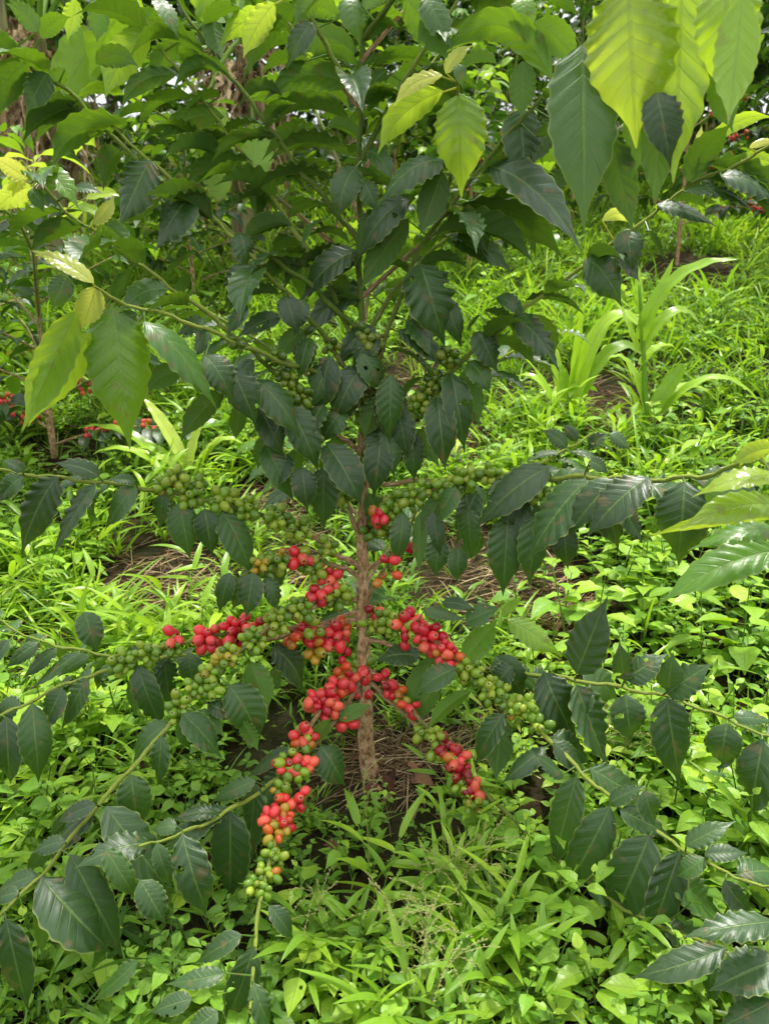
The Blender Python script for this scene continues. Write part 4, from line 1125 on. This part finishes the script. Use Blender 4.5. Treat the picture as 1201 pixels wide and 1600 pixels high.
# ------------------------------------------------------------------ coffee bushes further off
def coffee_bush(label, x, y, h, seed, nb=16, cher=0, tiers=None, spread=.5, lime=.25, group=None, lowleaf=.15, L0=.13, cq=.5):
    R = np.random.default_rng(seed)
    p = np.array([x, y, float(tz(x, y)) - .02])
    t = thing('coffee_bush', label, 'coffee bush', p, group)
    m = MB(); tp_ = np.array([[0, 0, 0], [R.normal(0, .02), 0, h * .5], [R.normal(0, .04), R.normal(0, .04), h]])
    P = bez(*tp_, 16); c = np.zeros((16, 4)); c[:, 3] = 1; c[:, 0] = np.clip(np.linspace(-.4, 1, 16), 0, 1)
    m.tube(P, np.linspace(.014, .005, 16), 8, c)
    fo = MB(); chs = []
    for b in range(nb):
        q = lowleaf + (1 - lowleaf) * (b / nb) ** .9
        o0 = np.array([np.interp(q, np.linspace(0, 1, 16), P[:, i]) for i in range(3)])
        a = b * 2.4 + R.normal(0, .3); ln = spread * (1.15 - .75 * q) * R.uniform(.8, 1.15)
        rise = ln * (.1 + .75 * q)
        e = o0 + np.array([math.cos(a) * ln, math.sin(a) * ln, rise])
        B = bez(o0, (o0 + e) / 2 + UP * ln * .12, e, 10)
        m.tube(B, np.linspace(.006, .002, 10), 5, (.5 * q, .5, 0, 1))
        fwd = nrm(e - o0); lat = nrm(np.cross(fwd, UP))
        nl = max(3, int(ln / .055))
        for k in range(nl):
            tt = .25 + .75 * k / (nl - 1); pp = np.array([np.interp(tt, np.linspace(0, 1, 10), B[:, i]) for i in range(3)])
            for s in (-1, 1):
                L = L0 * R.uniform(.75, 1.2); dv = nrm(lat * s * R.uniform(.6, 1) + fwd * R.uniform(.2, .7) + UP * R.normal(-.5, .3))
                ag = np.clip(.05 + .12 * R.random() + (lime * (q > .7) * (tt > .6)) + (.5 if R.random() < lime * .25 else 0), 0, 1)
                leaf(fo, pp + dv * .01, pp + dv * L, L * .42, UP + R.normal(0, .35, 3), UP * L * .1, ag, R.random(), .25, nr=9, nc=5, wave=.05, quilt=.02, nv=3, tipcurl=.3)
        if cher and q < cq:
            for k in range(4 if cq > .4 else 6):
                tt = R.uniform(.2, .75); pp = np.array([np.interp(tt, np.linspace(0, 1, 10), B[:, i]) for i in range(3)])
                ch = MB()
                for z in range(cher):
                    G = SG[::2, ::3] * .0105 + pp + R.normal(0, .014, 3)
                    pal = PAL['R' if R.random() < .62 else ('G' if R.random() < .6 else 'O')]
                    ch.grid(G, SGUV[::2, ::3] * .9, (*pal[int(R.random() * 3)], 1))
                chs.append(ch)
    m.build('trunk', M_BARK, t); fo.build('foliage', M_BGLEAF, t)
    for ch in chs: ch.build('cherry_cluster', M_CHERRY, t)
    return t


b = gp(70, 735)
coffee_bush('dark coffee bush at the left edge, red cherries near the ground, lime shoots on top', b[0], b[1] + .1, 1.05, 31, 22, 9, spread=.55, lime=.75, cq=.26, lowleaf=.06)
b = gp(-60, 640)
coffee_bush('coffee bush half out of the frame behind the dark bush at the left edge', b[0] - .1, b[1] + .3, 1.2, 32, 18, 6, spread=.55, lime=.5, cq=.22, lowleaf=.06)
coffee_bush('coffee bush with red cherries on the slope behind the large leaves at upper right', 2.05, 4.3, 1.9, 33, 24, 9, spread=.7, lime=.3)
coffee_bush('coffee bush hung with red cherries near the top right corner', 2.75, 3.8, 1.8, 34, 24, 9, spread=.65, lime=.2)
coffee_bush('coffee bush with orange and red cherries seen under the right-hand branches', .95, 4.9, 1.5, 35, 22, 9, spread=.6, lime=.3)
coffee_bush('leafy coffee bush between the two banana plants', -1.55, 4.6, 1.3, 36, 22, 0, spread=.6, lime=.3)
coffee_bush('bright leafed coffee bush behind the upper trunk', -.35, 4.6, 1.4, 38, 22, 0, spread=.6, lime=.7)
coffee_bush('loose leafy coffee bush on the slope to the left of the maize', .55, 3.9, 1.15, 39, 20, 0, spread=.5, lime=.6)
coffee_bush('low coffee bush below the banana plants at upper left', -1.15, 3.5, .95, 40, 20, 0, spread=.55, lime=.5)
coffee_bush('tall coffee bush behind the giant lime leaves at the top right', 1.55, 5.4, 2.2, 41, 26, 0, spread=.75, lime=.3)
BG = 'coffee bushes in the far row on the slope'
for i, x in enumerate([-5.2, -4.2, -3.3, -2.4, -1.5, -.6, .3, 1.2, 2.1, 3.0, 3.9, 4.9]):
    coffee_bush('dense dark coffee bush in the far row on the slope', x + GR.normal(0, .15), 6.6 + GR.normal(0, .35), GR.uniform(1.7, 2.3), 50 + i, 24, 0, spread=.85, lime=.35, group=BG, L0=.17)

for i, x in enumerate([-6.5, -5.4, -4.3, -3.2, -2.1, -1.0, .1, 1.0, 2.9, 4.0, 5.1, 6.2, 7.3]):
    coffee_bush('dense dark coffee bush in the far row on the slope', x + GR.normal(0, .15), 8.6 + GR.normal(0, .35), GR.uniform(2.4, 3.0), 200 + i, 26, 0, spread=1.05, lime=.2, group=BG, L0=.22)


# ------------------------------------------------------------------ banana plants
def banana(label, x, y, h, seed, nl=7, nd=9, tilt=0, blade_L=1.3, blade_W=.38, hang=()):
    R = np.random.default_rng(seed)
    p = np.array([x, y, float(tz(x, y)) - .03]); t = thing('banana_plant', label, 'banana plant', p)
    m = MB(); P = bez(np.zeros(3), np.array([tilt * .3, 0, h * .5]), np.array([tilt, 0, h]), 16)
    m.tube(P, np.linspace(.095, .045, 16), 14, (0, .5, 0, 1), wob=.04); m.build('stem', M_BANSTEM, t)
    top = P[-1]
    for k in range(nl):
        a = k * 2.4 + seed; el = R.uniform(.35, 1.15); L = blade_L * R.uniform(.8, 1.1)
        d = np.array([math.cos(a), math.sin(a), 0]); e = top + d * L * .85 * math.cos(el * .6) + UP * L * (math.sin(el) - .45)
        c = top + d * L * .35 + UP * L * .62
        Q = bez(top - UP * .1, c, e, 40)
        m = MB(); n0 = 7
        m.tube(Q[:n0 + 2], np.linspace(.022, .014, n0 + 2), 7, (.6, .5, 0, 1), uv=(.5, .5))
        strap(m, Q[n0:], blade_W, UP + R.normal(0, .35, 3), R.uniform(.55, .95), R.random(), nc=9, wave=.06, fold=.3)
        m.build('leaf', M_BANLEAF, t)
    for (ax, ay), (bx, by), wpx, ag in hang:
        s_ = (y - CAM[1]) / F * 1.04; q0 = at(ax, ay, y - .25) - p; q1 = at(bx, by, y - .45) - p
        m = MB(); m.tube(bez(top, (top + q0) / 2 + UP * .15, q0, 8), np.linspace(.022, .012, 8), 7, (.6, .5, 0, 1), uv=(.5, .5))
        strap(m, bez(q0, (q0 + q1) / 2 + UP * .05 + np.array([.03, -.05, 0]), q1, 36), wpx * s_, UP * .4 - nrm(CAM - p - q0) * .8, ag, R.random(), nc=9, wave=.05, fold=.25)
        m.build('leaf', M_BANLEAF, t)
    for k in range(nd):
        a = R.random() * 6.28; hz = h * R.uniform(.55, .98)
        p0 = np.array([np.interp(hz, P[:, 2], P[:, 0]), 0, hz]); d = np.array([math.cos(a), math.sin(a), 0])
        L = R.uniform(.5, 1.1)
        Q = bez(p0 + d * .05, p0 + d * R.uniform(.2, .4) + UP * .12, p0 + d * R.uniform(.15, .35) - UP * min(L, hz - .05), 22)
        Q[:, :2] += R.normal(0, .006, (22, 2))
        m = MB()
        # a dead blade splits into hanging shreds
        for z in range(7):
            Qz = Q + np.linspace(0, 1, 22)[:, None] * R.normal(0, .07, 3) + R.normal(0, .012, (22, 3)) + np.array([R.normal(0, .03), R.normal(0, .03), 0])
            Qz = Qz[:int(R.integers(13, 23))]
            strap(m, Qz, R.uniform(.010, .038), d + R.normal(0, .8, 3), 0, R.random(), nc=5, wave=.3, fold=.8)
        m.build('dry_leaf', M_BANDRY, t)


banana('banana plant at upper left shrouded in hanging brown dry leaves', -2.15, 4.0, 1.55, 3, 8, 26)
banana('banana plant behind the upper left branches with a broad lime leaf and brown dry leaves', -.95, 4.05, 1.45, 5, 8, 24, tilt=.08, hang=[((318, 170), (345, 325), 62, .75), ((395, 190), (400, 300), 50, .6), ((150, 60), (80, 190), 60, .5)])
banana('banana plant at the far upper left corner with pale stalks', -2.9, 5.2, 1.9, 8, 7, 8)


# ------------------------------------------------------------------ trees behind the far row
def clump():
    m = MB()
    for k in range(48):
        q = GR.normal(0, .26, 3) * np.array([1, 1, .7]); L = GR.uniform(.11, .22)
        dv = nrm(GR.normal(0, 1, 3) * [1, 1, .5] - UP * .4)
        leaf(m, q, q + dv * L, L * .45, UP + GR.normal(0, .5, 3), UP * L * .1, np.clip(.15 + GR.normal(0, .08), 0, 1), GR.random(), .2, nr=5, nc=3, wave=0, quilt=0)
    return m


CLUMPS = [clump() for _ in range(7)]


def tree(label, x, y, h, seed, group=None, r=1.4, tone=.15):
    R = np.random.default_rng(seed)
    p = np.array([x, y, float(tz(x, y)) - .05]); t = thing('tree', label, 'tree', p, group)
    m = MB(); P = bez(np.zeros(3), np.array([R.normal(0, .2), 0, h * .5]), np.array([R.normal(0, .4), 0, h * .9]), 14)
    m.tube(P, np.linspace(.13, .03, 14), 9, (0, .5, 0, 1), wob=.06)
    cr = MB(); cen = []
    for k in range(13):
        q = R.uniform(.3, .95); o0 = np.array([np.interp(q, np.linspace(0, 1, 14), P[:, i]) for i in range(3)])
        a = R.random() * 6.28; ln = r * R.uniform(.5, 1.1) * (1.15 - .5 * q); e = o0 + np.array([math.cos(a) * ln, math.sin(a) * ln, ln * R.uniform(.1, .7)])
        m.tube(bez(o0, (o0 + e) / 2 + UP * .1, e, 8), np.linspace(.04, .01, 8), 6, (0, .5, 0, 1)); cen += [e, (o0 + e) / 2]
    m.build('trunk', M_WOOD, t)
    cen = np.array(cen); rep = np.repeat(cen, 2, 0) + R.normal(0, .18, (len(cen) * 2, 3)); kk = np.arange(len(rep)) % len(CLUMPS)
    tn = np.repeat(tone - .15 + R.normal(0, .09, len(cen)), 2)
    for j, pr in enumerate(CLUMPS):
        s = kk == j; n_ = int(s.sum())
        inst(cr, pr, rep[s], R.uniform(0, 6.28, n_), R.uniform(.8, 1.25, n_), R.normal(0, .2, (n_, 2)), tn[s], R.random(n_))
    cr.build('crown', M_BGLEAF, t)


TG = 'dark trees along the top of the slope'
for i, x in enumerate([-11, -9, -7.3, -5.5, -3.8, -2.2, -.8, .8, 3.6, 5.6, 7.4, 9.2, 11]):
    tree('dark leafy tree along the top of the slope', x + GR.normal(0, .2), 14.5 + GR.normal(0, .8), GR.uniform(4.2, 5.4), 120 + i, TG, 1.9, .12)
for i, x in enumerate([-8.2, -6.4, -4.6, -3.1, -1.5, .0, 3.3, 4.9, 6.6, 8.3]):
    tree('dark leafy tree along the top of the slope', x + GR.normal(0, .2), 11 + GR.normal(0, 1.2), GR.uniform(3.2, 4.4), 80 + i, TG, 1.5, .15)
for i, x in enumerate([4.0, 5.8, 7.6]):
    tree('dark leafy tree along the top of the slope', x, 9.6 + GR.normal(0, .4), 3.4, 160 + i, TG, 1.6, .15)
tree('lower tree below the gap of white sky at the top', 1.7, 12.0, 2.0, 99, None, 1.2, .25)
# ------------------------------------------------------------------ camera, light, sky
cam = bpy.data.cameras.new('camera'); co = bpy.data.objects.new('camera', cam); COL.objects.link(co)
co.location = CAM; co.rotation_euler = (math.radians(90) - PITCH, 0, 0)
cam.sensor_fit = 'VERTICAL'; cam.sensor_height = 34.0; cam.lens = 17.0 / math.tan(math.radians(33.5))
cam.clip_start = .02; cam.clip_end = 500
cam.dof.use_dof = True; cam.dof.focus_distance = 1.38; cam.dof.aperture_fstop = 6.5
SC.camera = co

SUN_EL, SUN_AZ = 75, 32      # high sun through thin cloud
w = bpy.data.worlds.new('World'); SC.world = w; w.use_nodes = True
wn = w.node_tree; wn.nodes.clear()
sky = wn.nodes.new('ShaderNodeTexSky'); sky.sky_type = 'NISHITA'; sky.sun_disc = False
sky.sun_elevation = math.radians(SUN_EL); sky.sun_rotation = math.radians(SUN_AZ)
sky.dust_density = 4.0; sky.air_density = 1.0; sky.ozone_density = 1.0
hs = wn.nodes.new('ShaderNodeHueSaturation'); hs.inputs['Saturation'].default_value = .4
# a thin bright layer of cloud over the whole sky
tc_ = wn.nodes.new('ShaderNodeTexCoord'); nz = wn.nodes.new('ShaderNodeTexNoise'); nz.inputs['Scale'].default_value = 2.2; nz.inputs['Detail'].default_value = 5
cr_ = wn.nodes.new('ShaderNodeValToRGB'); cr_.color_ramp.elements[0].position = .32; cr_.color_ramp.elements[1].position = .68
cr_.color_ramp.elements[0].color = (5.2, 5.5, 6.0, 1); cr_.color_ramp.elements[1].color = (11.5, 11.4, 11.2, 1)
mx = wn.nodes.new('ShaderNodeMix'); mx.data_type = 'RGBA'; mx.inputs[0].default_value = .72
bg = wn.nodes.new('ShaderNodeBackground'); bg.inputs[1].default_value = .205
wo = wn.nodes.new('ShaderNodeOutputWorld')
wn.links.new(sky.outputs[0], hs.inputs['Color']); wn.links.new(tc_.outputs['Generated'], nz.inputs['Vector']); wn.links.new(nz.outputs['Fac'], cr_.inputs[0])
wn.links.new(hs.outputs[0], mx.inputs[6]); wn.links.new(cr_.outputs[0], mx.inputs[7]); 
sxy = wn.nodes.new('ShaderNodeSeparateXYZ'); wn.links.new(tc_.outputs['Generated'], sxy.inputs[0])
mr = wn.nodes.new('ShaderNodeMapRange'); mr.inputs[1].default_value = .05; mr.inputs[2].default_value = .95; mr.inputs[3].default_value = .72; mr.inputs[4].default_value = 1.3
vm = wn.nodes.new('ShaderNodeVectorMath'); vm.operation = 'SCALE'
wn.links.new(sxy.outputs[2], mr.inputs[0]); wn.links.new(mx.outputs[2], vm.inputs[0]); wn.links.new(mr.outputs[0], vm.inputs['Scale'])
wn.links.new(vm.outputs[0], bg.inputs[0]); wn.links.new(bg.outputs[0], wo.inputs[0])
sl = bpy.data.lights.new('sun', 'SUN'); sl.energy = 5.0; sl.angle = math.radians(8); sl.color = (1, .96, .88)
so = bpy.data.objects.new('sun', sl); COL.objects.link(so)
d = Vector((math.sin(math.radians(SUN_AZ)) * math.cos(math.radians(SUN_EL)), math.cos(math.radians(SUN_AZ)) * math.cos(math.radians(SUN_EL)), math.sin(math.radians(SUN_EL))))
so.rotation_euler = d.to_track_quat('Z', 'Y').to_euler()
SC.view_settings.view_transform = 'Standard'; SC.view_settings.look = 'None'; SC.view_settings.exposure = 0
SC.render.engine = 'CYCLES'
SC.cycles.max_bounces = 6; SC.cycles.diffuse_bounces = 4; SC.cycles.glossy_bounces = 2; SC.cycles.transmission_bounces = 4
SC.cycles.caustics_reflective = False; SC.cycles.caustics_refractive = False
SC.cycles.use_denoising = True; SC.cycles.use_adaptive_sampling = True; SC.cycles.adaptive_threshold = .03
